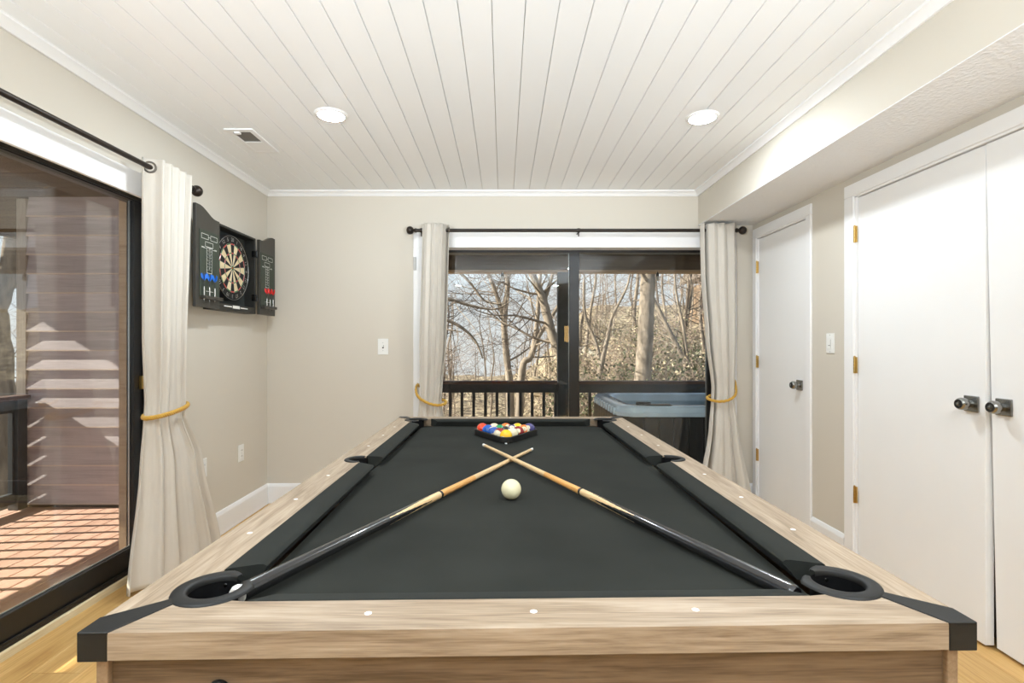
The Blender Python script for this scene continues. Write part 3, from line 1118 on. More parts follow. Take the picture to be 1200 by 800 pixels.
# ------------------------------------------------------------------ balls and rack
def text_mesh(body, size):
    c = bpy.data.curves.new('numeral', 'FONT')
    c.body = body
    c.size = size
    c.align_x = 'CENTER'
    c.align_y = 'CENTER'
    c.resolution_u = 2
    o = bpy.data.objects.new('numeral', c)
    COL.objects.link(o)
    bpy.context.view_layer.update()
    dg_ = bpy.context.evaluated_depsgraph_get()
    me = bpy.data.meshes.new_from_object(o.evaluated_get(dg_))
    v = [tuple(p.co) for p in me.vertices]
    f = [list(p.vertices) for p in me.polygons]
    bpy.data.objects.remove(o)
    bpy.data.curves.remove(c)
    bpy.data.meshes.remove(me)
    return v, f


TXT = {}


def text(body, size):
    k = (body, size)
    if k not in TXT: TXT[k] = text_mesh(body, size)
    return TXT[k]


M['ball_white'] = mat('ball_white', srgb(226, 216, 184), 0.10, coat=0.5)
BALLC = {1: srgb(250, 196, 22), 2: srgb(18, 84, 172), 3: srgb(232, 62, 24), 4: srgb(66, 62, 120), 5: srgb(238, 120, 46), 6: srgb(12, 138, 84), 7: srgb(142, 26, 30), 8: srgb(16, 16, 16)}
BM = {k: mat('ball_colour', c, 0.10, coat=0.5) for k, c in BALLC.items()}
M['ball_ink'] = mat('ball_ink', (0.015, 0.015, 0.015), 0.3)
RB = 0.0286
ZBALL = ZB + RB
names = {1: 'yellow', 2: 'blue', 3: 'red', 4: 'purple', 5: 'orange', 6: 'green', 7: 'maroon', 8: 'black'}


def sphere(mb_fn, r, nu=64, nv=40):
    m = MB()
    rows = []
    for i in range(nv + 1):
        th = pi * i / nv
        rows.append([Vector((sin(th) * cos(2 * pi * k / nu), sin(th) * sin(2 * pi * k / nu), cos(th))) for k in range(nu)])
    m.v = [tuple(p * r) for row in rows for p in row]
    for i in range(nv):
        for k in range(nu):
            l = (k + 1) % nu
            m.f.append([i * nu + k, (i + 1) * nu + k, (i + 1) * nu + l, i * nu + l])
            c = (rows[i][k] + rows[i + 1][l]).normalized()
            m.m.append(mb_fn(c))
    return m


def ball(num, pos, nd, bn, label):
    """nd: where the number looks; bn: normal of the stripe's plane"""
    nd = Vector(nd).normalized()
    bn = Vector(bn)
    bn = (bn - nd * bn.dot(nd)).normalized()
    stripe = num > 8
    colm = BM[num - 8 if stripe else num]

    def fn(c):
        if abs(c.dot(nd)) > 0.905: return 1
        if stripe and abs(c.dot(bn)) > 0.52: return 1
        return 0
    o = thing('billiard_ball', (pos[0], pos[1], pos[2] - RB), label, 'ball', 'racked billiard balls')
    m = sphere(fn, RB)
    m.v = [(p[0] + pos[0], p[1] + pos[1], p[2] + pos[2]) for p in m.v]
    body = m.build('ball', [colm, M['ball_white']], o, smooth=180, fix=False)
    v, f = text(str(num), 0.0135)
    up = Vector((0, 0, 1))
    up = (up - nd * up.dot(nd))
    up = up.normalized() if up.length > 0.05 else Vector((0, 1, 0))
    rt = up.cross(nd)
    t = MB()
    for sgn in (1, -1):
        vv = []
        for p in v:
            q = (nd * RB * sgn + rt * p[0] * sgn + up * p[1])
            vv.append(Vector(pos) + q.normalized() * (RB + 0.00012))
        t.add(vv, f)
    t.build('number', M['ball_ink'], o, fix=False, kind='stuff')
    return o


RX, RY = 0.0116, 2.360
rows_ = [[1], [15, 14], [10, 8, 7], [2, 6, 12, 13], [3, 11, 5, 9, 4]]
pose = {1: ((0.3, 0.5, 0.2), (0, 0, 1)), 15: ((0.7, -0.3, -0.6), (-0.75, -0.5, 0.1)), 14: ((0.9, 0.3, 0.1), (-0.3, -0.75, 0.5)), 10: ((-0.9, 0.2, -0.3), (0.55, -0.55, -0.5)), 8: ((0.5, 0.3, 0.8), (0, 1, 0)),
        7: ((-0.05, -0.9, 0.35), (0, 0, 1)), 2: ((-0.6, 0.5, 0.4), (0, 0, 1)), 6: ((0.6, 0.7, 0), (0, 0, 1)), 12: ((-0.05, -0.80, 0.62), (1, 0, 0)), 13: ((0.0, 0.9, -0.4), (0.97, 0.2, 0.05)),
        3: ((0.8, 0.3, 0.2), (0, 0, 1)), 11: ((0.8, 0.5, -0.2), (0, -0.55, 0.8)), 5: ((0.35, -0.7, 0.5), (0, 0, 1)), 9: ((0.2, 0.8, 0.3), (1, 0, 0)), 4: ((0.3, 0.8, -0.3), (0, 0, 1))}
where = {1: 'at the point of the rack', 15: 'behind the yellow one, left', 14: 'behind the yellow one, right', 10: 'in the third row, left', 8: 'in the middle of the rack', 7: 'in the third row, right',
         2: 'on the left side of the rack, next to the red corner', 6: 'in the fourth row beside the blue one', 12: 'in the fourth row, number facing forward', 13: 'beside the purple back corner of the rack',
         3: 'in the back left corner of the rack', 11: 'in the back row next to the red corner', 5: 'in the middle of the back row', 9: 'in the back row next to the purple corner', 4: 'in the back right corner of the rack'}
dy_ = 2 * RB * sin(radians(60)) + 0.0001
for i, r in enumerate(rows_):
    for j, num in enumerate(r):
        x = RX + (j - i / 2) * 2 * (RB + 0.00008)
        y = RY + i * dy_
        nd, bn = pose[num]
        lab = ('%s and cream striped billiard ball %s' if num > 8 else 'solid %s billiard ball %s') % (names[num - 8 if num > 8 else num], where[num])
        ball(num, (x, y, ZBALL), nd, bn, lab)

m = sphere(lambda c: 0, RB)
CB = (0.0219, 1.483, ZBALL)
m.v = [(p[0] + CB[0], p[1] + CB[1], p[2] + CB[2]) for p in m.v]
m.build('cue_ball', M['cream'], label='plain cream cue ball alone in the middle of the felt', cat='ball', smooth=180, fix=False)

# triangle rack: rounded frame round the balls
cs = [Vector((RX, RY)), Vector((RX + 4 * RB, RY + 4 * dy_)), Vector((RX - 4 * RB, RY + 4 * dy_))]
ang = [210, 330, 90]   # outward side normals start here for each corner


def rack_loop(off):
    out = []
    for ci, a0 in zip(range(3), (210, 330, 90)):
        for k in range(9):
            a = radians(a0 + 120 * k / 8)
            out.append((cs[ci].x + off * cos(a), cs[ci].y + off * sin(a)))
    return out


rk = thing('ball_rack', (RX, RY + 2 * dy_, ZB), 'black triangle rack holding the coloured balls at the far end of the felt', 'rack')
secs = [(RB + 0.0008, ZB + 0.003), (RB + 0.0016, ZB + 0.0275), (RB + 0.0030, ZB + 0.0290), (RB + 0.0085, ZB + 0.0290), (RB + 0.0105, ZB + 0.0270), (RB + 0.0115, ZB + 0.003)]
rows = [[(p[0], p[1], z) for p in rack_loop(o_)] for o_, z in secs]
m = MB()
nl = len(rows[0])
m.v = [p for r in rows for p in r]
for i in range(len(rows)):
    for k in range(nl):
        l = (k + 1) % nl
        j = (i + 1) % len(rows)
        m.f.append([i * nl + k, i * nl + l, j * nl + l, j * nl + k])
        m.m.append(0)
m.build('rack_frame', M['plastic'], rk, smooth=35)
M['clear'] = mat('pale_nylon', (0.70, 0.72, 0.72), 0.3)
for ci, a in zip(range(3), (270, 30, 150)):
    c = (cs[ci].x + (RB + 0.0135) * cos(radians(a)), cs[ci].y + (RB + 0.0135) * sin(radians(a)), ZB)
    MB().lathe([(0, 0), (0.0052, 0), (0.0052, 0.003), (0.003, 0.0045), (0, 0.0045)], c, (0, 0, 1), 14).build('glide', M['clear'], rk, smooth=40)

# ------------------------------------------------------------------ curtain rods
def rod(name, p0, p1, n, label, brackets, wall):
    p0, p1 = Vector(p0), Vector(p1)
    d = (p1 - p0).normalized()
    o = thing(name, (p0 + p1) / 2, label, 'curtain rod')
    MB().tube([p0, p1], 0.0125, 14).build('pole', M['rod'], o, smooth=40)
    for q, s in ((p0, -1), (p1, 1)):
        MB().lathe([(0.0125, -0.012), (0.0165, -0.012), (0.0165, -0.002), (0.013, 0.002), (0.012, 0.010), (0.020, 0.014), (0.028, 0.024), (0.031, 0.036), (0.029, 0.048), (0.022, 0.058), (0.011, 0.063), (0, 0.064)], q, d * s, 24).build('finial', M['rod'], o, smooth=50)
    nv = Vector(n)
    for t in brackets:
        c = p0.lerp(p1, t)
        m = MB()
        wp = c - nv * wall
        m.tube([wp + Vector((0, 0, -0.010)), c + Vector((0, 0, -0.018)), c + Vector((0, 0, -0.012))], 0.006, 8)
        u = Vector((0, 0, 1)).cross(nv)
        m.lathe([(0.0128, -0.009), (0.0165, -0.009), (0.0165, 0.009), (0.0128, 0.009)], c, d, 16)
        m.lathe([(0, 0), (0.018, 0), (0.018, 0.005), (0, 0.007)], wp + Vector((0, 0, -0.010)), nv, 16)
        m.tube([c + Vector((0, 0, -0.018)), c + Vector((0, 0, -0.045))], 0.005, 8)
        m.build('bracket', M['rod'], o, smooth=40)
    return o


ZRD = 2.077
RODB = YB - 0.098
RODL = XL + 0.102
rod('curtain_rod', (-0.665, RODB, ZRD), (1.760, RODB, ZRD), (0, -1, 0), 'dark bronze curtain rod over the end wall glass door', (0.02, 0.507, 0.985), 0.098)
rod('curtain_rod', (RODL, 0.70, ZRD), (RODL, 2.880, ZRD), (1, 0, 0), 'dark bronze curtain rod over the side glass door', (0.03, 0.35, 0.985), 0.102)


# ------------------------------------------------------------------ curtains
def lerp_rows(rows, z):
    """rows: list of (z, a0, a1, off, amp), from the top down; smooth interpolation"""
    for i in range(len(rows) - 1):
        za, zb = rows[i][0], rows[i + 1][0]
        if za >= z >= zb:
            t = (za - z) / (za - zb)
            t = t * t * (3 - 2 * t) * 0.5 + t * 0.5
            return [rows[i][k] + (rows[i + 1][k] - rows[i][k]) * t for k in range(1, 5)]
    return list(rows[-1][1:])


def curtain(name, P, rows, nf, label, sgn=1, power=1.0, tie=None, seed=0, flip=False, ring='first'):
    rnd = random.Random(seed)
    ph2 = [rnd.uniform(0, 6.28) for _ in range(6)]
    wid = [rnd.uniform(0.75, 1.25) for _ in range(int(nf * 2) + 2)]
    NU, NZ = 200, 90
    zt, zb = rows[0][0], rows[-1][0]

    def shape(s, z):
        a0, a1, off, amp = lerp_rows(rows, z)
        f = (1 - (1 - s) ** power) if flip else s ** power
        th = 2 * pi * nf * (1 - (1 - s) ** (1 / power) if flip else s ** (1 / power)) if power != 1 else 2 * pi * nf * s
        drop = (zt - z) / (zt - zb)
        w = sin(th + 0.25 * sin(th * 0.5 + ph2[0]) + 0.35 * drop * sin(3 * s * pi + ph2[1]))
        w = math.copysign(abs(w) ** 0.75, w)
        dd = sgn * w * (0.85 + 0.25 * sin(th * 0.37 + ph2[2]))
        q_ = s if ring == 'first' else 1 - s
        b_ = max(0.0, min(1.0, (q_ - 0.62 / nf) / (0.30 / nf)))
        b_ = b_ * b_ * (3 - 2 * b_)
        dd = dd * (1 - b_) + (0.30 + 1.15 * (max(0.0, (dd + 1.08) / 2.16) ** 0.55)) * b_      # past the first ring the cloth lies in front of the rod
        d = amp * dd
        d += 0.006 * drop * sin(5.1 * th / nf + ph2[3] + 2 * drop)
        a = a0 + (a1 - a0) * s + amp * 0.16 * sin(2 * th + ph2[4] * 0.1) * min(1, 6 * s * (1 - s))
        return a, off + d
    g = []
    for i in range(NZ + 1):
        z = zt + (zb - zt) * i / NZ
        row = []
        for j in range(NU + 1):
            a, d = shape(j / NU, z)
            row.append(P(a, d, z))
        g.append(row)
    c = thing(name, P((rows[0][1] + rows[0][2]) / 2, rows[0][3], 0), label, 'curtain', 'cream grommet curtains')
    panel = MB().grid(g).build('fabric', M['curtain'], c, smooth=180, fix=False)
    so = panel.modifiers.new('thickness', 'SOLIDIFY')
    so.thickness = 0.0025
    so.offset = 0
    # stitched hems: two thin raised bands following the cloth
    for (z0, z1, nm) in ((zt - 0.068, zt - 0.064, 'hem_seam'),):
        hb = []
        for sd in (-1, 1):
            for zz in (z0, z1):
                hb.append([])
                for j in range(NU + 1):
                    a, d = shape(j / NU, zz)
                    a2, d2 = shape(min(1, j / NU + 0.004), zz)
                    a1_, d1_ = shape(max(0, j / NU - 0.004), zz)
                    nx, ny = -(d2 - d1_), (a2 - a1_)
                    l_ = sqrt(nx * nx + ny * ny) or 1
                    hb[-1].append(P(a + nx / l_ * 0.0016 * sd, d + ny / l_ * 0.0016 * sd, zz))
        m = MB()
        m.grid([hb[0], hb[1]])
        m.grid([hb[2], hb[3]])
        m.build(nm, M['curtain'], panel, smooth=180, fix=False)
    # grommets where the cloth crosses the rod
    last = None
    rows_off = rows[0][3]
    rings = []
    for j in range(1, 400):
        s = j / 400
        a, d = shape(s, ZRD)
        v = d - rows_off
        if last is not None and last * v < 0 and 0.01 < s < 0.99:
            rings.append(s)
        last = v
    if True:
        for s in (rings[:1] if ring == 'first' else rings[-1:]):
            a, d = shape(s, ZRD)
            a2, d2 = shape(s + 0.004, ZRD)
            a1_, d1_ = shape(s - 0.004, ZRD)
            n_ = Vector(P(-(d2 - d1_), (a2 - a1_), 0)) - Vector(P(0, 0, 0))
            n_.normalize()
            pos = Vector(P(a, rows_off, ZRD))
            MB().lathe([(0.0205, -0.002), (0.0235, -0.0045), (0.0285, -0.0035), (0.030, 0), (0.0285, 0.0035), (0.0235, 0.0045), (0.0205, 0.002), (0.0205, -0.002)], pos, n_, 24).build('grommet', M['grommet'], c, smooth=60)
    return c, shape


def tieback(name, pts, label, hook, closed=True, r=0.0075):
    """braided cord: three strands twisted round a closed path"""
    pts = [Vector(p) for p in pts]
    n = len(pts)
    dense = []
    for i in range(n if closed else n - 1):
        p0, p1, p2, p3 = pts[(i - 1) % n] if closed or i > 0 else pts[0], pts[i], pts[(i + 1) % n], pts[(i + 2) % n] if closed or i + 2 < n else pts[-1]
        for k in range(10):
            t = k / 10
            dense.append(0.5 * ((2 * p1) + (p2 - p0) * t + (2 * p0 - 5 * p1 + 4 * p2 - p3) * t * t + (3 * p1 - p0 - 3 * p2 + p3) * t ** 3))
    if not closed: dense.append(pts[-1])
    o = thing(name, pts[0], label, 'tieback', 'gold cord tiebacks')
    N = len(dense)
    length = sum((dense[(i + 1) % N] - dense[i]).length for i in range(N - 1))
    turns = max(3, round(length / 0.030))
    for s in range(3):
        q = []
        for i, p in enumerate(dense):
            t = (dense[(i + 1) % N] - dense[i - 1]) if closed else (dense[min(i + 1, N - 1)] - dense[max(i - 1, 0)])
            t.normalize()
            u = t.cross(Vector((0, 0, 1)))
            if u.length < 0.1: u = t.cross(Vector((1, 0, 0)))
            u.normalize()
            w_ = t.cross(u)
            a = 2 * pi * (turns * i / N + s / 3)
            q.append(p + u * cos(a) * r * 0.55 + w_ * sin(a) * r * 0.85)
        MB().tube(q, r * 0.62, 8, closed=closed).build('strand', M['cord'], o, smooth=60)
    if hook is not None:
        h0, h1 = Vector(hook[0]), Vector(hook[1])
        MB().tube([h0, h0.lerp(h1, 0.7), h1, h1 + Vector((0, 0, 0.012))], 0.003, 8).build('hook', M['brass'], o, smooth=50)
    return o


PCB = lambda a, d, z: (a, YB - d, z)
PCL = lambda a, d, z: (XL + d, a, z)
ob = YB - RODB
ol = RODL - XL
# left of the end wall door
rows = [(2.118, -0.600, -0.405, ob, 0.052), (1.75, -0.610, -0.415, ob - 0.004, 0.050), (1.25, -0.628, -0.428, ob - 0.012, 0.042), (0.88, -0.630, -0.462, ob - 0.02, 0.026), (0.80, -0.632, -0.468, ob - 0.02, 0.024), (0.62, -0.650, -0.440, ob - 0.02, 0.022), (0.03, -0.690, -0.385, ob - 0.005, 0.034)]
curtain('curtain', PCB, rows, 3.6, 'cream curtain gathered at the left side of the end wall glass door', sgn=-1, seed=3, ring='last')
tieback('curtain_tieback', [(-0.655, YB - 0.024, 0.912), (-0.660, YB - 0.085, 0.872), (-0.630, YB - 0.136, 0.825), (-0.560, YB - 0.148, 0.785), (-0.490, YB - 0.142, 0.768), (-0.442, YB - 0.115, 0.775), (-0.438, YB - 0.062, 0.79), (-0.520, YB - 0.026, 0.815), (-0.600, YB - 0.022, 0.860)],
        'gold cord tieback round the curtain left of the end wall door', ((-0.658, YB - 0.017, 0.917), (-0.658, YB - 0.030, 0.915)), r=0.0085)
# right of the end wall door
rows = [(2.118, 1.470, 1.718, ob, 0.054), (1.75, 1.478, 1.726, ob - 0.004, 0.052), (1.25, 1.520, 1.735, ob - 0.012, 0.042), (0.90, 1.570, 1.738, ob - 0.022, 0.026), (0.80, 1.567, 1.735, ob - 0.022, 0.026), (0.60, 1.545, 1.755, ob - 0.012, 0.038), (0.03, 1.445, 1.855, ob, 0.045)]
curtain('curtain', PCB, rows, 3.6, 'cream curtain gathered at the right side of the end wall glass door', sgn=1, seed=8)
tieback('curtain_tieback', [(1.760, YB - 0.024, 0.950), (1.752, YB - 0.085, 0.900), (1.725, YB - 0.138, 0.845), (1.670, YB - 0.152, 0.808), (1.600, YB - 0.148, 0.797), (1.548, YB - 0.118, 0.806), (1.545, YB - 0.065, 0.82), (1.62, YB - 0.028, 0.845), (1.70, YB - 0.022, 0.885)],
        'gold cord tieback round the curtain right of the end wall door', ((1.760, YB - 0.017, 0.955), (1.760, YB - 0.030, 0.953)), r=0.0085)
# by the side door
rows = [(2.118, 2.500, 2.775, ol, 0.043), (1.75, 2.505, 2.765, ol - 0.004, 0.042), (1.25, 2.515, 2.755, ol - 0.010, 0.040), (0.93, 2.540, 2.785, ol - 0.020, 0.030), (0.85, 2.535, 2.790, ol - 0.022, 0.030), (0.60, 2.515, 2.925, ol - 0.026, 0.040), (0.025, 2.455, 3.110, ol - 0.045, 0.058)]
curtain('curtain', PCL, rows, 4.6, 'cream curtain gathered between the side glass door and the dartboard', sgn=-1, seed=21)
tp = []
for k in range(16):
    a = 2 * pi * k / 16
    tp.append((XL + ol - 0.005 + 0.062 * cos(a), 2.662 + 0.150 * sin(a), 0.880 + 0.020 * sin(a)))
tieback('curtain_tieback', tp, 'gold cord tieback round the curtain beside the dartboard', ((XL + 0.001, 2.82, 0.905), (XL + 0.06, 2.815, 0.902)), r=0.0085)

# ------------------------------------------------------------------ dartboard cabinet
M['cab'] = mat('black_cabinet_wood', (0.018, 0.0175, 0.015), 0.5, noise=0.15, nscale=40, stretch=(1, 1, 8))
M['cab_door'] = mat('dark_brown_cabinet_door', (0.040, 0.037, 0.030), 0.42, noise=0.12, nscale=40, stretch=(1, 8, 1))
M['cab_in'] = mat('cabinet_backing', (0.030, 0.036, 0.034), 0.9)
M['chalk_board'] = mat('green_chalkboard', (0.038, 0.050, 0.034), 0.6, noise=0.10, nscale=30)
M['chalk'] = mat('white_print', (0.80, 0.80, 0.76), 0.7)
M['sisal_black'] = mat('sisal_black', (0.012, 0.012, 0.012), 0.85)
M['sisal_cream'] = mat('sisal_cream', srgb(222, 203, 163), 0.85, noise=0.06, nscale=200)
M['sisal_red'] = mat('sisal_red', srgb(196, 38, 30), 0.8)
M['sisal_green'] = mat('sisal_green', srgb(22, 108, 52), 0.8)
M['wire'] = mat('board_wire', (0.55, 0.55, 0.53), 0.3, metal=0.9)
M['steel'] = mat('dart_barrel', (0.72, 0.72, 0.70), 0.25, metal=0.6)
M['flight_blue'] = mat('flight_blue', srgb(30, 112, 214), 0.4)
M['flight_red'] = mat('flight_red', srgb(220, 44, 40), 0.4)
M['shaft_black'] = mat('dart_shaft', (0.015, 0.015, 0.015), 0.4)

CY0, CY1, CZ0, CZ1, CD = 3.150, 3.650, 1.432, 1.960, 0.083
cab = thing('dartboard_cabinet', (XL, 3.40, CZ0), 'black dartboard cabinet with two open doors on the left wall', 'cabinet')
m = MB()
t_ = 0.014
m.box(XL, XL + CD, CY0, CY0 + t_, CZ0, CZ1)
m.box(XL, XL + CD, CY1 - t_, CY1, CZ0, CZ1)
m.box(XL, XL + CD, CY0 + t_, CY1 - t_, CZ1 - t_, CZ1)
m.box(XL, XL + CD, CY0 + t_, CY1 - t_, CZ0, CZ0 + t_)
m.build('cabinet_body', M['cab'], cab, bevel=0.0015)
MB().box(XL, XL + 0.010, CY0 + t_, CY1 - t_, CZ0 + t_, CZ1 - t_).build('back_panel', M['cab_in'], cab)
v, f = text('', 0.02) if False else ([], [])
lp = MB()
yc = 3.385
for (a, c, z0, z1) in ((yc - 0.148, yc - 0.055, 1.4555, 1.4625), (yc + 0.052, yc + 0.150, 1.4555, 1.4625)):
    lp.box(XL + CD - 0.004, XL + CD + 0.0006, a, c, z0, z1)
lp.build('printed_line', M['chalk'], cab, kind='stuff')
MB().box(XL + CD - 0.004, XL + CD + 0.0008, yc - 0.045, yc + 0.042, 1.4500, 1.4690).build('maker_label', M['chalk'], cab)
MB().box(XL + CD - 0.010, XL + CD, CY0 + t_, CY1 - t_, CZ0 + t_, CZ0 + 0.042).build('bottom_rail', M['cab'], cab)


def cab_door(y_in, y_out, label):
    """inner edge by the box, outer edge away from it; the top sweeps up to the outer edge"""
    s = 1 if y_out > y_in else -1
    wd = abs(y_out - y_in)
    pts = [(0, CZ0 - 0.001), (wd, CZ0 - 0.001), (wd, 2.010)]
    for k in range(1, 12):
        t = k / 12
        zz = 2.010 - 0.052 * (0.5 - 0.5 * cos(pi * min(1, max(0, (t - 0.14) / 0.72))))
        pts.append((wd * (1 - t), zz))
    pts.append((0, 1.958))
    poly = [(y_in + s * p[0], p[1]) for p in pts]
    if s < 0: poly = poly[::-1]
    x0, x1 = XL + CD + 0.001, XL + CD + 0.021
    d = MB().prism(poly, x0, x1, 'x').build('door', M['cab_door'], cab, bevel=0.0015, label=label)
    ya, yb = sorted((y_in + s * 0.012, y_out - s * 0.030))
    z0, z1 = 1.488, 1.872
    # chalkboard, framed by a thin lip
    MB().box(x1, x1 + 0.004, ya, yb, z0, z1).build('scoreboard', M['chalk_board'], d, bevel=0.001)
    xq = x1 + 0.0042
    mk = MB()

    def line(y0, q0, y1, q1, t=0.0011):
        """box-like stroke between panel points; u runs away from the left edge seen, v down"""
        a = (ya + (yb - ya) * y0, z1 - (z1 - z0) * q0)
        c = (ya + (yb - ya) * y1, z1 - (z1 - z0) * q1)
        mk.box(xq, xq + 0.0004, min(a[0], c[0]) - t, max(a[0], c[0]) + t, min(a[1], c[1]) - t, max(a[1], c[1]) + t)

    def rect(u0, v0, u1, v1):
        line(u0, v0, u1, v0)
        line(u0, v1, u1, v1)
        line(u0, v0, u0, v1)
        line(u1, v0, u1, v1)
    rect(0.08, 0.055, 0.42, 0.125)
    rect(0.54, 0.055, 0.88, 0.125)
    line(0.42, 0.09, 0.54, 0.09)
    rect(0.27, 0.165, 0.66, 0.235)
    for k in range(8):
        rect(0.345, 0.245 + k * 0.048, 0.60, 0.245 + (k + 1) * 0.048)
    line(0.09, 0.262, 0.30, 0.262)
    line(0.09, 0.252, 0.22, 0.252)
    line(0.66, 0.262, 0.85, 0.262)
    line(0.74, 0.250, 0.85, 0.250)
    line(0.30, 0.905, 0.66, 0.905)
    mk.build('score_lines', M['chalk'], d, kind='stuff')
    tx = MB()
    for k, w_ in enumerate(('20', '19', '18', '17', '16', '15', 'B')):
        v_, f_ = text(w_, 0.019)
        zc_ = z1 - (z1 - z0) * (0.269 + k * 0.048)
        yc_ = ya + (yb - ya) * 0.4725
        tx.add([(xq + 0.0006, yc_ + p[0], zc_ + p[1]) for p in v_], f_)
    v_, f_ = text('888', 0.026)
    tx.add([(xq + 0.0006, ya + (yb - ya) * 0.465 + p[0], z1 - (z1 - z0) * 0.20 + p[1]) for p in v_], f_) if False else None
    for k in range(3):
        line(0.31 + 0.1 * k, 0.185, 0.36 + 0.1 * k, 0.215)
    tx.build('score_numbers', M['chalk'], d, fix=False, kind='stuff')
    # dart holder ledge with three holes' worth of lips
    hd = MB().box(x1, x1 + 0.030, ya + 0.004, yb - 0.002, 1.478, 1.497).build('dart_holder', M['cab_door'], d, bevel=0.002)
    sc = MB()
    for yy in (ya + 0.012, yb - 0.010):
        sc.lathe([(0.003, 0), (0.003, 0.001), (0, 0.002)], (x1 + 0.030, yy, 1.4875), (1, 0, 0), 10)
    sc.build('holder_screw', M['nickel_dark'], d, kind='stuff')
    return d, x1


dl, xd = cab_door(CY0 - 0.002, 2.905, 'door with three blue darts')
dr, xd = cab_door(CY1 + 0.014, 3.910, 'door with three red darts')
for z in (1.545, 1.850):
    for y in (CY1 + 0.006, CY0 - 0.001):
        hm = MB()
        hm.lathe([(0, -0.024), (0.005, -0.024), (0.005, 0.024), (0, 0.024)], (XL + CD + 0.004, y, z), (0, 0, 1), 10)
        if y > CY1:
            hm.box(XL + CD - 0.020, XL + CD + 0.002, y - 0.0235, y - 0.006, z - 0.022, z + 0.022)
            hm.box(XL + CD + 0.001, XL + CD + 0.003, y, y + 0.016, z - 0.022, z + 0.022)
        hm.build('hinge', M['nickel_dark'], cab, smooth=40)


def dart(y, colname, label, rot):
    x = xd + 0.017
    o = thing('dart', (x, y, 1.470), label, 'dart', '%s darts in the cabinet door' % colname)
    ax = (0, 0, 1)
    MB().lathe([(0, 0.0), (0.001, 0.006), (0.0012, 0.030)], (x, y, 1.462), ax, 8).build('point', M['steel'], o, smooth=50)
    pr = [(0.0012, 0.030), (0.0032, 0.034)]
    for k in range(9):
        pr += [(0.0036, 0.036 + k * 0.005), (0.0030, 0.0385 + k * 0.005)]
    pr += [(0.0030, 0.083), (0.0018, 0.086)]
    MB().lathe(pr, (x, y, 1.462), ax, 12).build('barrel', M['steel'], o, smooth=30)
    MB().lathe([(0.0024, 0.085), (0.0030, 0.090), (0.0022, 0.100), (0.0022, 0.132), (0, 0.134)], (x, y, 1.462), ax, 10).build('shaft', M['shaft_black'], o, smooth=40)
    m = MB()
    for k in range(4):
        a = radians(45 + rot + 90 * k)
        dx, dy = cos(a), sin(a)
        pts = [(0.001, 0.118), (0.015, 0.136), (0.0175, 0.156), (0.011, 0.162), (0.001, 0.138)]
        nx, ny = -dy * 0.0004, dx * 0.0004
        vv = [(x + dx * r + nx, y + dy * r + ny, 1.462 + h) for r, h in pts] + [(x + dx * r - nx, y + dy * r - ny, 1.462 + h) for r, h in pts]
        m.add(vv, [(0, 1, 2, 3, 4), (9, 8, 7, 6, 5)] + [(i, (i + 1) % 5, 5 + (i + 1) % 5, 5 + i) for i in range(5)])
    m.build('flight', M['flight_%s' % colname], o)
    return o


for k, (y, w_) in enumerate(((2.955, 'farthest from the board'), (3.010, 'middle one of the three blue'), (3.065, 'nearest the board'))):
    dart(y, 'blue', 'dart with blue flights in the left cabinet door, %s' % w_, 12 * k)
for k, (y, w_) in enumerate(((3.740, 'nearest the board'), (3.790, 'middle one of the three red'), (3.840, 'nearest the room corner'))):
    dart(y, 'red', 'dart with red flights in the right cabinet door, %s' % w_, 10 * k)

# the board itself
DBX, DBY, DBZ = XL + 0.052, 3.395, 1.716
db = thing('dartboard', (XL + 0.010, DBY, DBZ), 'round bristle dartboard with cream, black, red and green sectors in the cabinet', 'dartboard')
SC = 0.935
MB().lathe([(0, 0), (0.2255 * SC, 0), (0.2255 * SC, 0.040), (0.222 * SC, 0.042), (0, 0.042)], (XL + 0.010, DBY, DBZ), (1, 0, 0), 64).build('board', M['sisal_black'], db, smooth=35)


def sector(r0, r1, a0, a1, x0, x1, n=4):
    pts = [(DBY + r1 * SC * sin(radians(a0 + (a1 - a0) * k / n)), DBZ + r1 * SC * cos(radians(a0 + (a1 - a0) * k / n))) for k in range(n + 1)]
    pts += [(DBY + r0 * SC * sin(radians(a1 - (a1 - a0) * k / n)), DBZ + r0 * SC * cos(radians(a1 - (a1 - a0) * k / n))) for k in range(n + 1)]
    return MB().prism(pts, x0, x1, 'x')


for k in range(20):
    a0, a1 = k * 18 - 9 + 0.4, k * 18 + 9 - 0.4
    even = k % 2 == 0
    one, two = (M['sisal_black'], M['sisal_red']) if even else (M['sisal_cream'], M['sisal_green'])
    sector(0.0165, 0.0985, a0, a1, DBX - 0.002, DBX + 0.0010).build('single_bed', one, db)
    sector(0.0995, 0.1065, a0, a1, DBX - 0.002, DBX + 0.0010).build('treble_bed', two, db)
    sector(0.1075, 0.1615, a0, a1, DBX - 0.002, DBX + 0.0010).build('single_bed', one, db)
    sector(0.1625, 0.1700, a0, a1, DBX - 0.002, DBX + 0.0010).build('double_bed', two, db)
MB().lathe([(0.0065, 0), (0.0065, 0.003), (0.0159, 0.003), (0.0159, 0)], (DBX - 0.002, DBY, DBZ), (1, 0, 0), 24).build('outer_bull', M['sisal_green'], db)
MB().lathe([(0.0060, 0), (0.0060, 0.0032), (0, 0.0032)], (DBX - 0.002, DBY, DBZ), (1, 0, 0), 16).build('bull', M['sisal_red'], db)
wr = MB()
for R_ in (0.0162, 0.099, 0.107, 0.162, 0.170):
    wr.tube([(DBX + 0.0012, DBY + R_ * SC * sin(2 * pi * k / 60), DBZ + R_ * SC * cos(2 * pi * k / 60)) for k in range(60)], 0.0006, 4, closed=True)
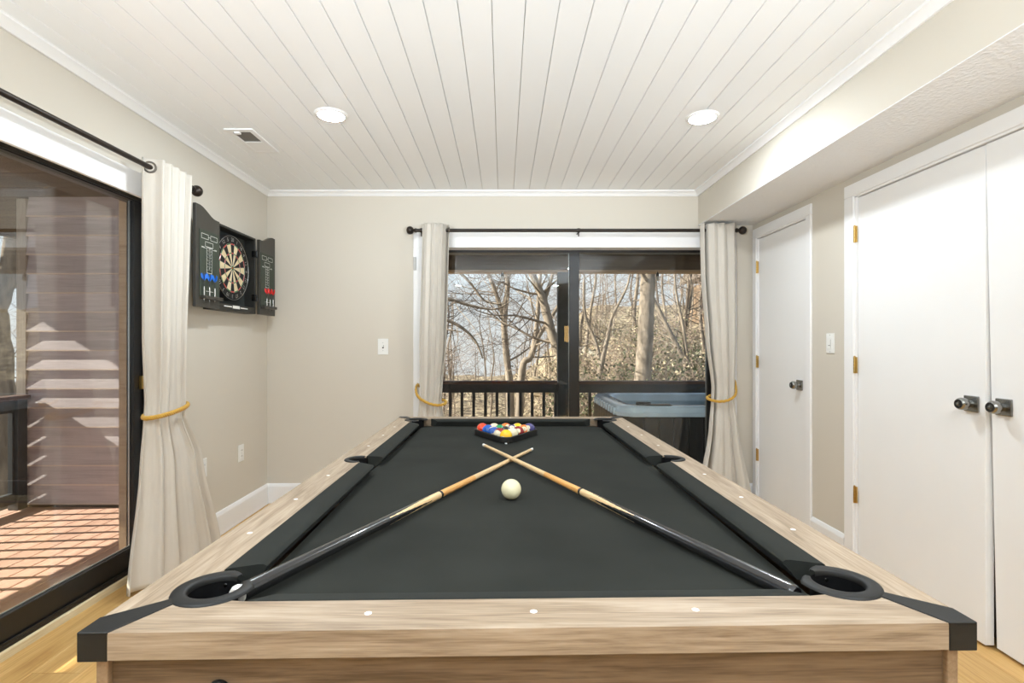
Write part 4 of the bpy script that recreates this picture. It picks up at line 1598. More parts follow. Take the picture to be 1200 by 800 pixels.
for k in range(20):
    a = radians(k * 18 + 9)
    wr.tube([(DBX + 0.0012, DBY + r * SC * sin(a), DBZ + r * SC * cos(a)) for r in (0.0162, 0.172)], 0.0006, 4)
wr.build('spider_wire', M['wire'], db)
nr = MB().tube([(DBX + 0.002, DBY + 0.2215 * SC * sin(2 * pi * k / 72), DBZ + 0.2215 * SC * cos(2 * pi * k / 72)) for k in range(72)], 0.0015, 6, closed=True).build('number_ring', M['wire'], db, smooth=60)
for k, num in enumerate((20, 1, 18, 4, 13, 6, 10, 15, 2, 17, 3, 19, 7, 16, 8, 11, 14, 9, 12, 5)):
    a = radians(k * 18)
    v_, f_ = text(str(num), 0.034)
    c, s = cos(a), sin(a)
    cy_, cz_ = DBY + 0.196 * SC * s, DBZ + 0.196 * SC * c
    vv = [(DBX + 0.0006, cy_ + p[0] * c + p[1] * s, cz_ - p[0] * s + p[1] * c) for p in v_]
    MB().add(vv, f_).build('board_number', M['wire'], nr, fix=False)

# ------------------------------------------------------------------ outside: decks, wing wall, porch roof
M['deck'] = wood('deck_plank', srgb(166, 128, 110), srgb(192, 156, 138), srgb(206, 172, 154), 'Y', 0.8, 0.7, rnd=0.10, contrast=0.8)
M['deck_x'] = M['deck']
M['dark_paint'] = mat('dark_deck_stain', (0.040, 0.045, 0.050), 0.6, noise=0.2, nscale=12)
M['cap_rail'] = wood('brown_cap_rail', srgb(66, 46, 38), srgb(88, 62, 50), srgb(104, 78, 64), 'X', 1.0, 0.6)
M['cap_rail_y'] = wood('brown_cap_rail_side', srgb(66, 46, 38), srgb(88, 62, 50), srgb(104, 78, 64), 'Y', 1.0, 0.6)
M['siding'] = wood('mauve_brown_clapboard', srgb(170, 162, 168), srgb(192, 184, 190), srgb(208, 200, 206), 'X', 0.8, 0.75, rnd=0.10, contrast=0.8)
M['lit_butt_edge'] = mat('painted_lit_butt', srgb(214, 200, 190), 0.8)  # pale tone stands in for light on the lower board edges
M['corner_board'] = wood('grey_corner_board', srgb(150, 142, 134), srgb(172, 164, 156), srgb(186, 180, 170), 'Z', 0.8, 0.7)
M['porch_wood'] = wood('brown_porch_boards', srgb(58, 44, 32), srgb(80, 62, 46), srgb(98, 78, 58), 'X', 0.7, 0.8, rnd=0.1)
M['beam_wood'] = wood('brown_beam', srgb(70, 56, 44), srgb(92, 76, 60), srgb(112, 94, 76), 'X', 0.8, 0.75)
M['beam_lip'] = wood('pale_beam_lip', srgb(150, 122, 94), srgb(176, 148, 118), srgb(190, 164, 134), 'X', 0.8, 0.7)

ZD = -0.20
XW, YW = -4.18, 4.57
YR, XRL = 6.35, -4.20
b = MB()
b.box(-4.30, XL - 0.205, -2.5, YW, ZD - 0.25, ZD - 0.03)
dk = structure('deck_side', b, M['dark_paint'], 'sunlit wooden side deck beyond the left glass door', 'deck')
dx_ = 0.142
n = int((XL - 0.21 + 4.30) / dx_)
src = None
for i in range(n + 1):
    at = (-4.30 + (i + 0.5) * dx_, 1.03, ZD)
    if src is None:
        src = MB().box(at[0] - dx_ / 2 + 0.003, at[0] + dx_ / 2 - 0.003, -2.5, YW - 0.02, ZD - 0.03, ZD).build('deck_plank', M['deck'], dk, at=at, bevel=0.003)
    else:
        piece(src, at, dk)
b = MB()
b.box(XL - 0.2, 4.6, YB + 0.155, YR + 0.15, ZD - 0.25, ZD - 0.03)
dk2 = structure('deck_back', b, M['dark_paint'], 'wooden back deck carrying the hot tub', 'deck')
src = None
for i in range(16):
    at = (1.29, YB + 0.16 + (i + 0.5) * 0.142, ZD)
    if src is None:
        src = MB().box(XL - 0.2, 4.6, at[1] - 0.068, at[1] + 0.068, ZD - 0.03, ZD).build('deck_plank', M['deck'], dk2, at=at, bevel=0.003)
    else:
        piece(src, at, dk2)

# wing wall with lapped clapboards
b = MB()
b.box(XW - 0.06, XL - 0.2, YW + 0.02, YW + 0.20, ZD - 0.3, 2.50)
wx = structure('wall_exterior', b, M['siding'], 'mauve brown clapboard wall closing the side deck', 'wall')
EXP = 0.168
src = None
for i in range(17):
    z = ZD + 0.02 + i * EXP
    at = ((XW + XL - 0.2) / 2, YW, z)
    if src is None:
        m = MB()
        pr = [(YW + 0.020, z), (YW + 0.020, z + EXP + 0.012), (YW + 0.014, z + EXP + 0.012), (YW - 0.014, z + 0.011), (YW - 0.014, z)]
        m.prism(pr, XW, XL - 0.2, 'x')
        m.m[2 + 3] = 1        # butt edge paled to imitate light caught along the lap
        src = m.build('clapboard', [M['siding'], M['lit_butt_edge']], wx, at=at)
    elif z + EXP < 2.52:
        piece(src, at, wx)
MB().box(XW - 0.085, XW, YW - 0.015, YW + 0.22, ZD - 0.3, 2.50).build('corner_board', M['corner_board'], wx, bevel=0.003)
MB().box(XW, XL - 0.2, YW - 0.012, YW + 0.02, ZD - 0.05, ZD + 0.02).build('skirt_board', M['porch_wood'], wx)
MB().box(XL - 0.245, XL - 0.205, LO1 - 0.035, LO1 + 0.04, ZD, 2.1).build('door_trim', M['beam_lip'], wx)

# porch roof and its beam
b = MB()
b.box(-5.84, 4.8, -4.2, YR + 0.12, 2.55, 2.85)
pr_ = structure('porch_ceiling', b, M['porch_wood'], 'brown board ceiling of the porch over the decks', 'ceiling')
src = None
for i in range(28):
    at = (-3.9, -3.6 + i * 0.36 + 0.17, 2.52)
    if at[1] > YR: break
    if src is None:
        src = MB().box(-5.80, -2.03, at[1] - 0.176, at[1] + 0.176, 2.52, 2.55).build('board', M['porch_wood'], pr_, at=at, bevel=0.004)
    else:
        piece(src, at, pr_)
MB().box(-5.86, -5.80, -4.2, YR + 0.12, 2.49, 2.86).build('fascia', M['beam_wood'], pr_)
MB().box(-5.8, 4.8, YR - 0.06, YR + 0.09, 2.125, 2.55).build('beam', M['beam_wood'], pr_)
MB().box(-5.8, 4.8, YR - 0.075, YR + 0.105, 2.100, 2.125).build('beam_lip', M['beam_lip'], pr_)


# railings
def railing(name, p0, p1, posts, label, spacing, lead, skip_posts=False):
    p0, p1 = Vector(p0), Vector(p1)
    d = (p1 - p0).normalized()
    L = (p1 - p0).length
    al = abs(d.x) > 0.5
    o = thing(name, (*((p0 + p1) / 2).xy, ZD), label, 'railing')

    def bar(nm, s0, s1, w_, z0, z1, m_, bevel=0.003, at=None):
        if al:
            mb = MB().box(p0.x + s0, p0.x + s1, p0.y - w_ / 2, p0.y + w_ / 2, z0, z1)
        else:
            mb = MB().box(p0.x - w_ / 2, p0.x + w_ / 2, p0.y + s0, p0.y + s1, z0, z1)
        return mb.build(nm, m_, o, bevel=bevel, at=at)
    bar('cap_rail', 0, L, 0.14, 0.745, 0.782, M['cap_rail'] if al else M['cap_rail_y'])
    bar('top_rail', 0, L, 0.045, 0.640, 0.745, M['dark_paint'])
    bar('bottom_rail', 0, L, 0.045, ZD + 0.06, ZD + 0.15, M['dark_paint'])
    src = None
    s = lead
    while s < L:
        at = p0 + d * s
        at = (at.x, at.y, ZD + 0.15)
        if src is None:
            src = bar('baluster', s - 0.017, s + 0.017, 0.034, ZD + 0.15, 0.640, M['dark_paint'], 0.002, at)
        else:
            piece(src, at, o)
        s += spacing
    for s in posts:
        bar('post', s - 0.045, s + 0.045, 0.09, ZD, 0.745, M['dark_paint'])
    return o


railing('deck_railing', (-2.0, YR, 0), (0.655, YR, 0), (0.045,), 'dark railing seen through the left pane of the end wall door', 0.1426, 0.068)
railing('deck_railing', (0.80, YR, 0), (4.5, YR, 0), (3.6,), 'dark railing behind the hot tub', 0.1426, 0.11)
railing('deck_railing', (XRL, -2.4, 0), (XRL, YW - 0.02, 0), (0.05, 6.90), 'dark railing along the outer edge of the side deck', 0.157, 0.10)
MB().box(0.658, 0.797, YR - 0.07, YR + 0.07, ZD, 2.10).build('porch_post', M['dark_paint'], label='dark square porch post between the two deck railings', cat='post', bevel=0.004)

# ------------------------------------------------------------------ hot tub
M['acrylic'] = mat('pearl_blue_acrylic', (0.55, 0.66, 0.76), 0.18, noise=0.06, nscale=6, coat=0.5)
M['tub_side'] = wood('dark_tub_panel', (0.012, 0.011, 0.010), (0.020, 0.018, 0.016), (0.03, 0.027, 0.024), 'Z', 0.8, 0.5)
M['water'] = glass_mat('water_skin', (0.72, 0.86, 0.90))
TX0, TX1, TY0, TY1, TZ = 1.045, 2.60, 4.72, 6.17, 0.660
tub = thing('hot_tub', ((TX0 + TX1) / 2, (TY0 + TY1) / 2, ZD), 'hot tub with a pale blue rim on the back deck', 'hot tub')


def rrect(x0, x1, y0, y1, r, n=8):
    out = []
    for cx, cy, a0 in ((x1 - r, y1 - r, 0), (x0 + r, y1 - r, 90), (x0 + r, y0 + r, 180), (x1 - r, y0 + r, 270)):
        for k in range(n + 1):
            a = radians(a0 + 90 * k / n)
            out.append((cx + r * cos(a), cy + r * sin(a)))
    return out


def loop(off, z, r):
    return [(p[0], p[1], z) for p in rrect(TX0 + off, TX1 - off, TY0 + off, TY1 - off, r)]


rows = [loop(0.012, TZ - 0.100, 0.16), loop(0.002, TZ - 0.095, 0.17), loop(0.0, TZ - 0.060, 0.17), loop(0.010, TZ - 0.052, 0.165), loop(0.012, TZ - 0.030, 0.165), loop(0.022, TZ - 0.008, 0.16), loop(0.045, TZ, 0.15), loop(0.13, TZ, 0.16), loop(0.155, TZ - 0.015, 0.17),
        loop(0.170, TZ - 0.06, 0.18), loop(0.20, TZ - 0.25, 0.20), loop(0.22, TZ - 0.36, 0.20), loop(0.40, TZ - 0.40, 0.16), loop(0.44, TZ - 0.72, 0.12), loop(0.60, TZ - 0.74, 0.10)]
m = MB().grid(rows, closed_u=True)
m.add(rows[-1], [list(range(len(rows[-1])))])
m.build('shell', M['acrylic'], tub, smooth=50)
# ribs under the lip, along the left side
rb = None
for k in range(9):
    at = (TX0 - 0.004, TY0 + 0.20 + k * 0.125, TZ - 0.10)
    if rb is None:
        rb = MB().box(at[0] - 0.010, at[0] + 0.020, at[1] - 0.028, at[1] + 0.028, TZ - 0.098, TZ - 0.030).build('rim_rib', M['acrylic'], tub, at=at, bevel=0.008, segs=2)
    else:
        piece(rb, at, tub)
pan = None
for (ax_, fixed, a0, a1) in (('x', TY0 + 0.03, TX0 + 0.10, TX1 - 0.10), ('x', TY1 - 0.03, TX0 + 0.10, TX1 - 0.10), ('y', TX0 + 0.03, TY0 + 0.10, TY1 - 0.10), ('y', TX1 - 0.03, TY0 + 0.10, TY1 - 0.10)):
    k = int((a1 - a0) / 0.135)
    wq = (a1 - a0) / k
    for i in range(k):
        c = a0 + (i + 0.5) * wq
        if ax_ == 'x': MB().box(c - wq / 2 + 0.003, c + wq / 2 - 0.003, fixed - 0.01, fixed + 0.01, ZD + 0.04, TZ - 0.095).build('side_slat', M['tub_side'], tub, bevel=0.003)
        else: MB().box(fixed - 0.01, fixed + 0.01, c - wq / 2 + 0.003, c + wq / 2 - 0.003, ZD + 0.04, TZ - 0.095).build('side_slat', M['tub_side'], tub, bevel=0.003)
for cx, cy in ((TX0 + 0.075, TY0 + 0.075), (TX1 - 0.075, TY0 + 0.075), (TX0 + 0.075, TY1 - 0.075), (TX1 - 0.075, TY1 - 0.075)):
    MB().prism(rrect(cx - 0.055, cx + 0.055, cy - 0.055, cy + 0.055, 0.04, 5), ZD, TZ - 0.095, 'z').build('corner_panel', M['tub_side'], tub, smooth=40)
MB().prism(rrect(TX0 + 0.17, TX1 - 0.17, TY0 + 0.17, TY1 - 0.17, 0.18), TZ - 0.085, TZ - 0.080, 'z').build('water', M['water'], tub)
MB().box(TX0 + 0.26, TX0 + 0.50, TY0 + 0.05, TY0 + 0.12, TZ - 0.003, TZ + 0.012).build('control_panel', M['nickel_dark'], tub, bevel=0.005, segs=2)
MB().prism(rrect(TX0 + 0.20, TX0 + 0.34, TY0 + 0.145, TY0 + 0.20, 0.025, 5), TZ - 0.03, TZ + 0.022, 'z').build('headrest', M['plastic'], tub, bevel=0.008, segs=2)

# light bulbs hanging from the porch beam
M['bulb'] = mat('clear_bulb_glass', (0.62, 0.60, 0.55), 0.1)
for (px, lab) in ((588.6, 'small string light bulb hanging from the porch beam over the left railing'), (770.5, 'small string light bulb hanging from the porch beam by the thick trunk')):
    x = (px - 590) / F * (YR - 0.085)
    o = thing('light_bulb', (x, YR - 0.085, 2.00), lab, 'light bulb', 'string light bulbs')
    MB().tube([(x, YR - 0.07, 2.112), (x, YR - 0.085, 2.10), (x, YR - 0.085, 2.085)], 0.003, 6).build('cord', M['plastic'], o)
    MB().lathe([(0, 2.090), (0.010, 2.090), (0.017, 2.080), (0.017, 2.045), (0, 2.045)], (x, YR - 0.085, 0), (0, 0, 1), 14).build('socket', M['plastic'], o, smooth=40)
    MB().lathe([(0.012, 2.046), (0.020, 2.030), (0.023, 2.015), (0.018, 1.998), (0, 1.988)], (x, YR - 0.085, 0), (0, 0, 1), 14).build('bulb', M['bulb'], o, smooth=60)

# ------------------------------------------------------------------ lamp behind the camera, seen mirrored in the glass
M['shade'] = emission('lamp_shade_glow', (1.0, 0.60, 0.20), 8.0)
lo = thing('floor_lamp', (1.28, -2.05, 0), 'slim floor lamp with a glowing amber shade, mirrored in the end wall glass', 'lamp')
MB().lathe([(0, 0), (0.14, 0), (0.14, 0.012), (0.02, 0.022), (0.009, 0.03), (0.009, 1.30), (0, 1.30)], (1.28, -2.05, 0), (0, 0, 1), 24).build('stand', M['rod'], lo, smooth=40)
MB().lathe([(0.060, 1.29), (0.075, 1.29), (0.075, 1.60), (0.060, 1.60), (0.060, 1.29)], (1.28, -2.05, 0), (0, 0, 1), 24).build('lamp_shade', M['shade'], lo, smooth=40)

# two unseen fill lamps, added behind the camera to brighten ceiling and room
M['reflector'] = mat('fill_lamp_reflector', (0.9, 0.9, 0.9), 0.5)
for (x, y, lab) in ((-1.40, FILL_Y, 'unseen fill lamp added behind the camera by the glass door, turned up to the ceiling'), (1.42, FILL_Y, 'unseen fill lamp added behind the camera by the closet side, turned up to the ceiling')):
    lo = thing('fill_lamp', (x, y, 0), lab, 'lamp')
    hd = Vector((x, y, 1.05))
    ax = Vector((-x * 0.35, 1.0, FILL_TILT)).normalized()
    MB().lathe([(0, 0), (0.15, 0), (0.15, 0.014), (0.02, 0.024), (0.010, 0.03), (0.010, 0.98), (0, 0.98)], (x, y, 0), (0, 0, 1), 24).build('stand', M['rod'], lo, smooth=40)
    MB().lathe([(0, -0.09), (0.05, -0.085), (0.06, -0.05), (0.15, 0.06), (0.155, 0.06), (0.065, -0.055), (0.0, -0.08)], hd, ax, 28).build('reflector', M['reflector'], lo, smooth=40)
    ld = bpy.data.lights.new('fill_bulb', 'SPOT')
    ld.energy = FILL
    ld.color = (0.83, 0.925, 1.0)
    ld.spot_size = radians(84)
    ld.spot_blend = 0.75
    ld.shadow_soft_size = 0.06
    lb = bpy.data.objects.new('fill_bulb', ld)
    COL.objects.link(lb)
    lb.parent = lo
    lb.location = hd + ax * 0.065 - Vector((x, y, 0))
    lb.rotation_euler = ax.to_track_quat('-Z', 'Y').to_euler()

# ------------------------------------------------------------------ wooded slope
rnd = random.Random(11)


def smooth(t):
    t = max(0, min(1, t))
    return t * t * (3 - 2 * t)


def gz(x, y):
    """height of the ground"""
    k = smooth((x / max(y, 1) - 0.02) / 0.16)
    z = -4.2 + 1.6 * k + k * (1.1 + 0.125 * max(0, y - 9)) + 0.012 * max(0, y - 10) * (1 - k)
    z += 0.25 * sin(x * 0.9 + y * 0.4) * cos(y * 0.7 - x * 0.3) * min(1, max(0, (y - 7) / 6))
    if y > 40: z += 0
    return z


M['slope'], nt, bs = new_mat('leaf_litter_ground')
tc = nt.nodes.new('ShaderNodeTexCoord')
nz = nt.nodes.new('ShaderNodeTexNoise')
nz.inputs['Scale'].default_value = 1.6
nz.inputs['Detail'].default_value = 10
nz.inputs['Roughness'].default_value = 0.75
nt.links.new(tc.outputs['Object'], nz.inputs['Vector'])
rp = nt.nodes.new('ShaderNodeValToRGB')
for i, (p, c) in enumerate(((0.38, srgb(46, 40, 32)), (0.47, srgb(104, 92, 74)), (0.53, srgb(164, 148, 120)), (0.64, srgb(210, 196, 166)))):
    el = rp.color_ramp.elements[0] if i == 0 else rp.color_ramp.elements[-1] if i == 3 else rp.color_ramp.elements.new(p)
    el.position = p
    el.color = (*c, 1)
nt.links.new(nz.outputs[0], rp.inputs[0])
nt.links.new(rp.outputs[0], bs.inputs['Base Color'])
bs.inputs['Roughness'].default_value = 0.95
bp = nt.nodes.new('ShaderNodeBump')
bp.inputs['Strength'].default_value = 0.8
bp.inputs['Distance'].default_value = 0.15
nt.links.new(nz.outputs[0], bp.inputs['Height'])
nt.links.new(bp.outputs[0], bs.inputs['Normal'])

rows = []
for i in range(70):
    y = -14 + 94 * (i / 69)
    rows.append([(x, y, gz(x, y)) for x in [-50 + 110 * j / 79 for j in range(80)]])
structure('ground', MB().grid(rows), M['slope'], 'wooded slope of dry leaf litter behind the house', 'ground', smooth=180)

M['bark'] = mat('grey_tan_bark', (0.255, 0.215, 0.175), 0.9, noise=0.38, nscale=9, bump=0.9, bscale=16, stretch=(1, 1, 0.28), spec=0.1)
M['bark_dark'] = mat('dark_bark', (0.115, 0.092, 0.075), 0.9, noise=0.3, nscale=9, bump=0.6, bscale=18, stretch=(1, 1, 0.3), spec=0.1)
M['twig'] = mat('brown_grey_twig', (0.15, 0.12, 0.10), 0.9, spec=0.1)
M['twig_pink'] = mat('pinkish_twig', (0.33, 0.255, 0.21), 0.9, spec=0.1, rnd=0.15)
M['straw'] = mat('dry_straw_leaf', (0.42, 0.36, 0.25), 0.9, spec=0.1, rnd=0.35)
M['leaf_green'] = mat('dull_green_leaf', (0.10, 0.115, 0.060), 0.7, spec=0.3, rnd=0.35)
M['rock'] = mat('weathered_rock', (0.46, 0.43, 0.35), 0.9, noise=0.4, nscale=5, bump=0.5, bscale=9, rnd=0.15)


def branch(mb, p, d, length, r, level, rg, segs=6, droop=0.0, kids=(3, 5), spread=0.8, maxlev=3, tip=0.35, twig=None, tlen=1.0):
    pts, rad = [Vector(p)], [r]
    d = Vector(d).normalized()
    for i in range(segs):
        j = Vector((rg.uniform(-1, 1), rg.uniform(-1, 1), rg.uniform(-1, 1))) * (0.16 + 0.06 * level)
        d = (d + j + Vector((0, 0, 0.05 - droop))).normalized()
        pts.append(pts[-1] + d * (length / segs))
        rad.append(r * (1 - (1 - tip) * (i + 1) / segs))
    tgt = twig if (twig is not None and level >= 2) else mb
    tgt.tube(pts, rad, 6 if level == 0 else 4 if level == 1 else 3, cap=False)
    if level >= maxlev: return
    for k in range(rg.randint(*kids)):
        t = rg.uniform(0.25, 1.0)
        i = min(segs - 1, int(t * segs))
        q = pts[i].lerp(pts[i + 1], t * segs - i)
        dd = (pts[i + 1] - pts[i]).normalized()
        o_ = dd.orthogonal().normalized()
        o_.rotate(Quaternion(dd, rg.uniform(0, 2 * pi)))
        nd = (dd * (1 - 0.45 * spread) + o_ * spread).normalized()
        branch(mb, q, nd, length * rg.uniform(0.42, 0.68) * tlen, max(0.004, rad[i] * rg.uniform(0.42, 0.62)), level + 1, rg, max(3, segs - 1), droop, kids, spread, maxlev, tip, twig, tlen)


def make_tree(name, paths, label, group=None, seed=0, bark='bark', limbs=10, lim_len=2.2, maxlev=3, twig_mat='twig', kids=(3, 4), tmin=0.25, at=None, cat='tree'):
    """paths: list of [(point, radius), ...] for the trunk and its forks"""
    rg = random.Random(seed)
    tr, br, twg = MB(), MB(), MB()
    for pth in paths:
        pp = [Vector(p) for p, r in pth]
        # smooth the polyline
        dn, rr_ = [], []
        for i in range(len(pp) - 1):
            p0, p1, p2, p3 = pp[max(0, i - 1)], pp[i], pp[i + 1], pp[min(len(pp) - 1, i + 2)]
            for k in range(6):
                t = k / 6
                dn.append(0.5 * ((2 * p1) + (p2 - p0) * t + (2 * p0 - 5 * p1 + 4 * p2 - p3) * t * t + (3 * p1 - p0 - 3 * p2 + p3) * t ** 3))
                rr_.append(pth[i][1] * (1 - t) + pth[i + 1][1] * t)
        dn.append(pp[-1])
        rr_.append(pth[-1][1])
        tr.tube(dn, [r * (1 + 0.06 * sin(i * 2.1)) for i, r in enumerate(rr_)], 14, cap=True)
        for k in range(limbs):
            t = tmin + (1 - tmin) * rg.random()
            i = min(len(dn) - 2, int(t * (len(dn) - 1)))
            dd = (dn[i + 1] - dn[i]).normalized()
            o_ = dd.orthogonal().normalized()
            o_.rotate(Quaternion(dd, rg.uniform(0, 2 * pi)))
            branch(br, dn[i], dd * 0.45 + o_, lim_len * rg.uniform(0.6, 1.15), min(rr_[i] * 0.30, 0.05), 1, rg, 6, 0.0, kids, 0.8, maxlev, 0.3, twg)
    org = paths[0][0][0] if at is None else at
    o = tr.build(name, M[bark], label=label, cat=cat, group=group, at=org, smooth=60, fix=False)
    br.build('branches', M[bark], o, fix=False)['kind'] = 'stuff'
    if twg.v:
        twg.build('twigs', M[twig_mat], o, fix=False)['kind'] = 'stuff'
    return o


def PX(px, py, y):
    return Vector(((px - 590) / F * y, y, 1.21 - (py - 405) / F * y))


def foot(px, y, dx=0.0):
    x = (px - 590) / F * y + dx
    return Vector((x, y, gz(x, y) - 0.2))


Y = 13.0
make_tree('bare_tree', [[(foot(601, Y), 0.13), (PX(598, 470, Y), 0.105), (PX(597, 447, Y), 0.092), (PX(592, 400, Y), 0.082), (PX(591, 372, Y), 0.08), (PX(595, 335, Y), 0.062), (PX(594, 300, Y), 0.055), (PX(597, 240, Y), 0.045), (PX(592, 170, Y), 0.04)],
                        [(PX(591, 374, Y), 0.07), (PX(587, 362, Y), 0.060), (PX(581, 343, Y), 0.052), (PX(573, 321, Y), 0.045), (PX(564, 290, Y), 0.038), (PX(556, 230, Y), 0.035)]],
          'forked grey tree trunk seen through the left pane of the end wall door', seed=4, limbs=12, lim_len=2.2)
Y = 11.0
make_tree('bare_tree', [[(foot(668, Y), 0.14), (PX(664, 440, Y), 0.115), (PX(654, 410, Y), 0.105), (PX(645, 385, Y), 0.100), (PX(636, 350, Y), 0.090), (PX(624, 322, Y), 0.075), (PX(612, 290, Y), 0.06), (PX(604, 240, Y), 0.04)],
                        [(PX(638, 352, Y), 0.05), (PX(645, 330, Y), 0.040), (PX(650, 312, Y), 0.032), (PX(660, 270, Y), 0.03)]],
          'leaning grey tree trunk nearest the porch post', seed=9, limbs=11, lim_len=2.0)
Y = 12.0
make_tree('bare_tree', [[(foot(606, Y), 0.14), (PX(610, 452, Y), 0.085), (PX(622, 418, Y), 0.07), (PX(632, 392, Y), 0.06), (PX(650, 365, Y), 0.045), (PX(668, 335, Y), 0.035), (PX(690, 290, Y), 0.03)],
                        [(PX(623, 416, Y), 0.06), (PX(628, 390, Y), 0.055), (PX(631, 355, Y), 0.05), (PX(634, 310, Y), 0.04), (PX(640, 250, Y), 0.03)]],
          'slender tree leaning right between the forked trunk and the porch post', seed=13, limbs=9, lim_len=1.8)
Y = 10.5
make_tree('bare_tree', [[(foot(749, Y), 0.22), (PX(751, 470, Y), 0.175), (PX(753, 445, Y), 0.165), (PX(756, 400, Y), 0.155), (PX(758, 360, Y), 0.150), (PX(760, 310, Y), 0.145), (PX(762, 200, Y), 0.12), (PX(766, 60, Y), 0.08)]],
          'thick straight tree trunk standing behind the hot tub, sunlit on one side', seed=17, limbs=7, lim_len=1.6, tmin=0.55)
Y = 14.0
make_tree('bare_tree', [[(foot(811, Y), 0.10), (PX(806, 436, Y), 0.075), (PX(795, 408, Y), 0.065), (PX(783, 385, Y), 0.06), (PX(770, 358, Y), 0.05), (PX(758, 335, Y), 0.035), (PX(740, 300, Y), 0.02)],
                        [(PX(806, 436, Y), 0.06), (PX(804, 412, Y), 0.05), (PX(800, 380, Y), 0.04), (PX(792, 340, Y), 0.03), (PX(790, 300, Y), 0.02)]],
          'thin pale tree leaning left behind the thick trunk', seed=23, limbs=9, lim_len=1.8)
Y = 15.0
make_tree('bare_tree', [[(foot(702, Y), 0.12), (PX(703, 440, Y), 0.09), (PX(706, 420, Y), 0.085), (PX(712, 395, Y), 0.06), (PX(718, 370, Y), 0.045), (PX(735, 335, Y), 0.03), (PX(742, 300, Y), 0.02)],
                        [(PX(704, 428, Y), 0.06), (PX(698, 400, Y), 0.05), (PX(686, 370, Y), 0.04), (PX(684, 330, Y), 0.03)]],
          'low branching tree just right of the door stile', seed=29, limbs=10, lim_len=1.6)
# a tree left of the window whose limbs reach into view
Y = 9.5
make_tree('bare_tree', [[(foot(440, Y), 0.16), (PX(455, 420, Y), 0.12), (PX(470, 370, Y), 0.10), (PX(480, 300, Y), 0.08), (PX(470, 200, Y), 0.05)],
                        [(PX(466, 385, Y), 0.05), (PX(505, 372, Y), 0.038), (PX(535, 380, Y), 0.03), (PX(556, 398, Y), 0.022), (PX(566, 420, Y), 0.014)],
                        [(PX(472, 355, Y), 0.05), (PX(520, 350, Y), 0.034), (PX(552, 358, Y), 0.026), (PX(580, 362, Y), 0.016), (PX(600, 352, Y), 0.010)],
                        [(PX(478, 315, Y), 0.045), (PX(515, 305, Y), 0.034), (PX(545, 325, Y), 0.026), (PX(568, 352, Y), 0.018), (PX(590, 356, Y), 0.010)]],
          'tree whose long curved limbs reach in from behind the left curtain', seed=31, limbs=9, lim_len=1.4)
# beyond the side deck, seen past the wing wall
make_tree('bare_tree', [[(Vector((-7.9, 8.1, -3.4)), 0.34), (Vector((-7.95, 8.1, 0.0)), 0.29), (Vector((-8.0, 8.1, 1.5)), 0.24), (Vector((-8.15, 8.1, 2.3)), 0.18), (Vector((-8.7, 8.1, 3.5)), 0.13)],
                        [(Vector((-8.0, 8.1, 1.6)), 0.16), (Vector((-7.75, 8.1, 2.2)), 0.12), (Vector((-7.6, 8.1, 3.2)), 0.10), (Vector((-7.4, 8.1, 5.4)), 0.06)]],
          'big forked tree seen through the side glass door past the wall corner', seed=37, limbs=10, lim_len=2.4)

# background trees: five built, the rest copies of them
protos = []
for k in range(5):
    rg = random.Random(100 + k)
    h = rg.uniform(7, 9)
    pth = [(Vector((0, 0, -0.3)), 0.09)]
    x = y = 0.0
    for i in range(1, 6):
        x += rg.uniform(-0.35, 0.35)
        y += rg.uniform(-0.35, 0.35)
        pth.append((Vector((x, y, h * i / 5)), 0.09 * (1 - i / 6)))
    o = make_tree('woodland_tree', [pth], 'bare grey woodland tree standing back on the slope', 'bare trees on the slope', seed=200 + k, bark='bark_dark' if k % 2 else 'bark', limbs=15, lim_len=2.6, twig_mat='twig_pink', tmin=0.10, at=Vector((0, 0, 0)))
    protos.append(o)
spots = []
rg = random.Random(77)
for i in range(44):
    y = rg.uniform(20, 48)
    spots.append((rg.uniform(-0.18, 0.52) * y, y))
for i in range(60):
    y = rg.uniform(26, 60)
    spots.append((rg.uniform(-0.16, 0.20) * y, y))
for i in range(12):
    spots.append((rg.uniform(-34, -14), rg.uniform(17, 34)))
used = 0
for i, (x, y) in enumerate(spots):
    o = protos[i] if i < 5 else copy_tree(protos[rg.randrange(5)])
    o.location = (x, y, gz(x, y))
    o.rotation_euler = (0, 0, rg.uniform(0, 6.28))
    s = rg.uniform(0.75, 1.25) if i < 44 or i > 103 else rg.uniform(0.45, 0.75)
    o.scale = (s, s, s)


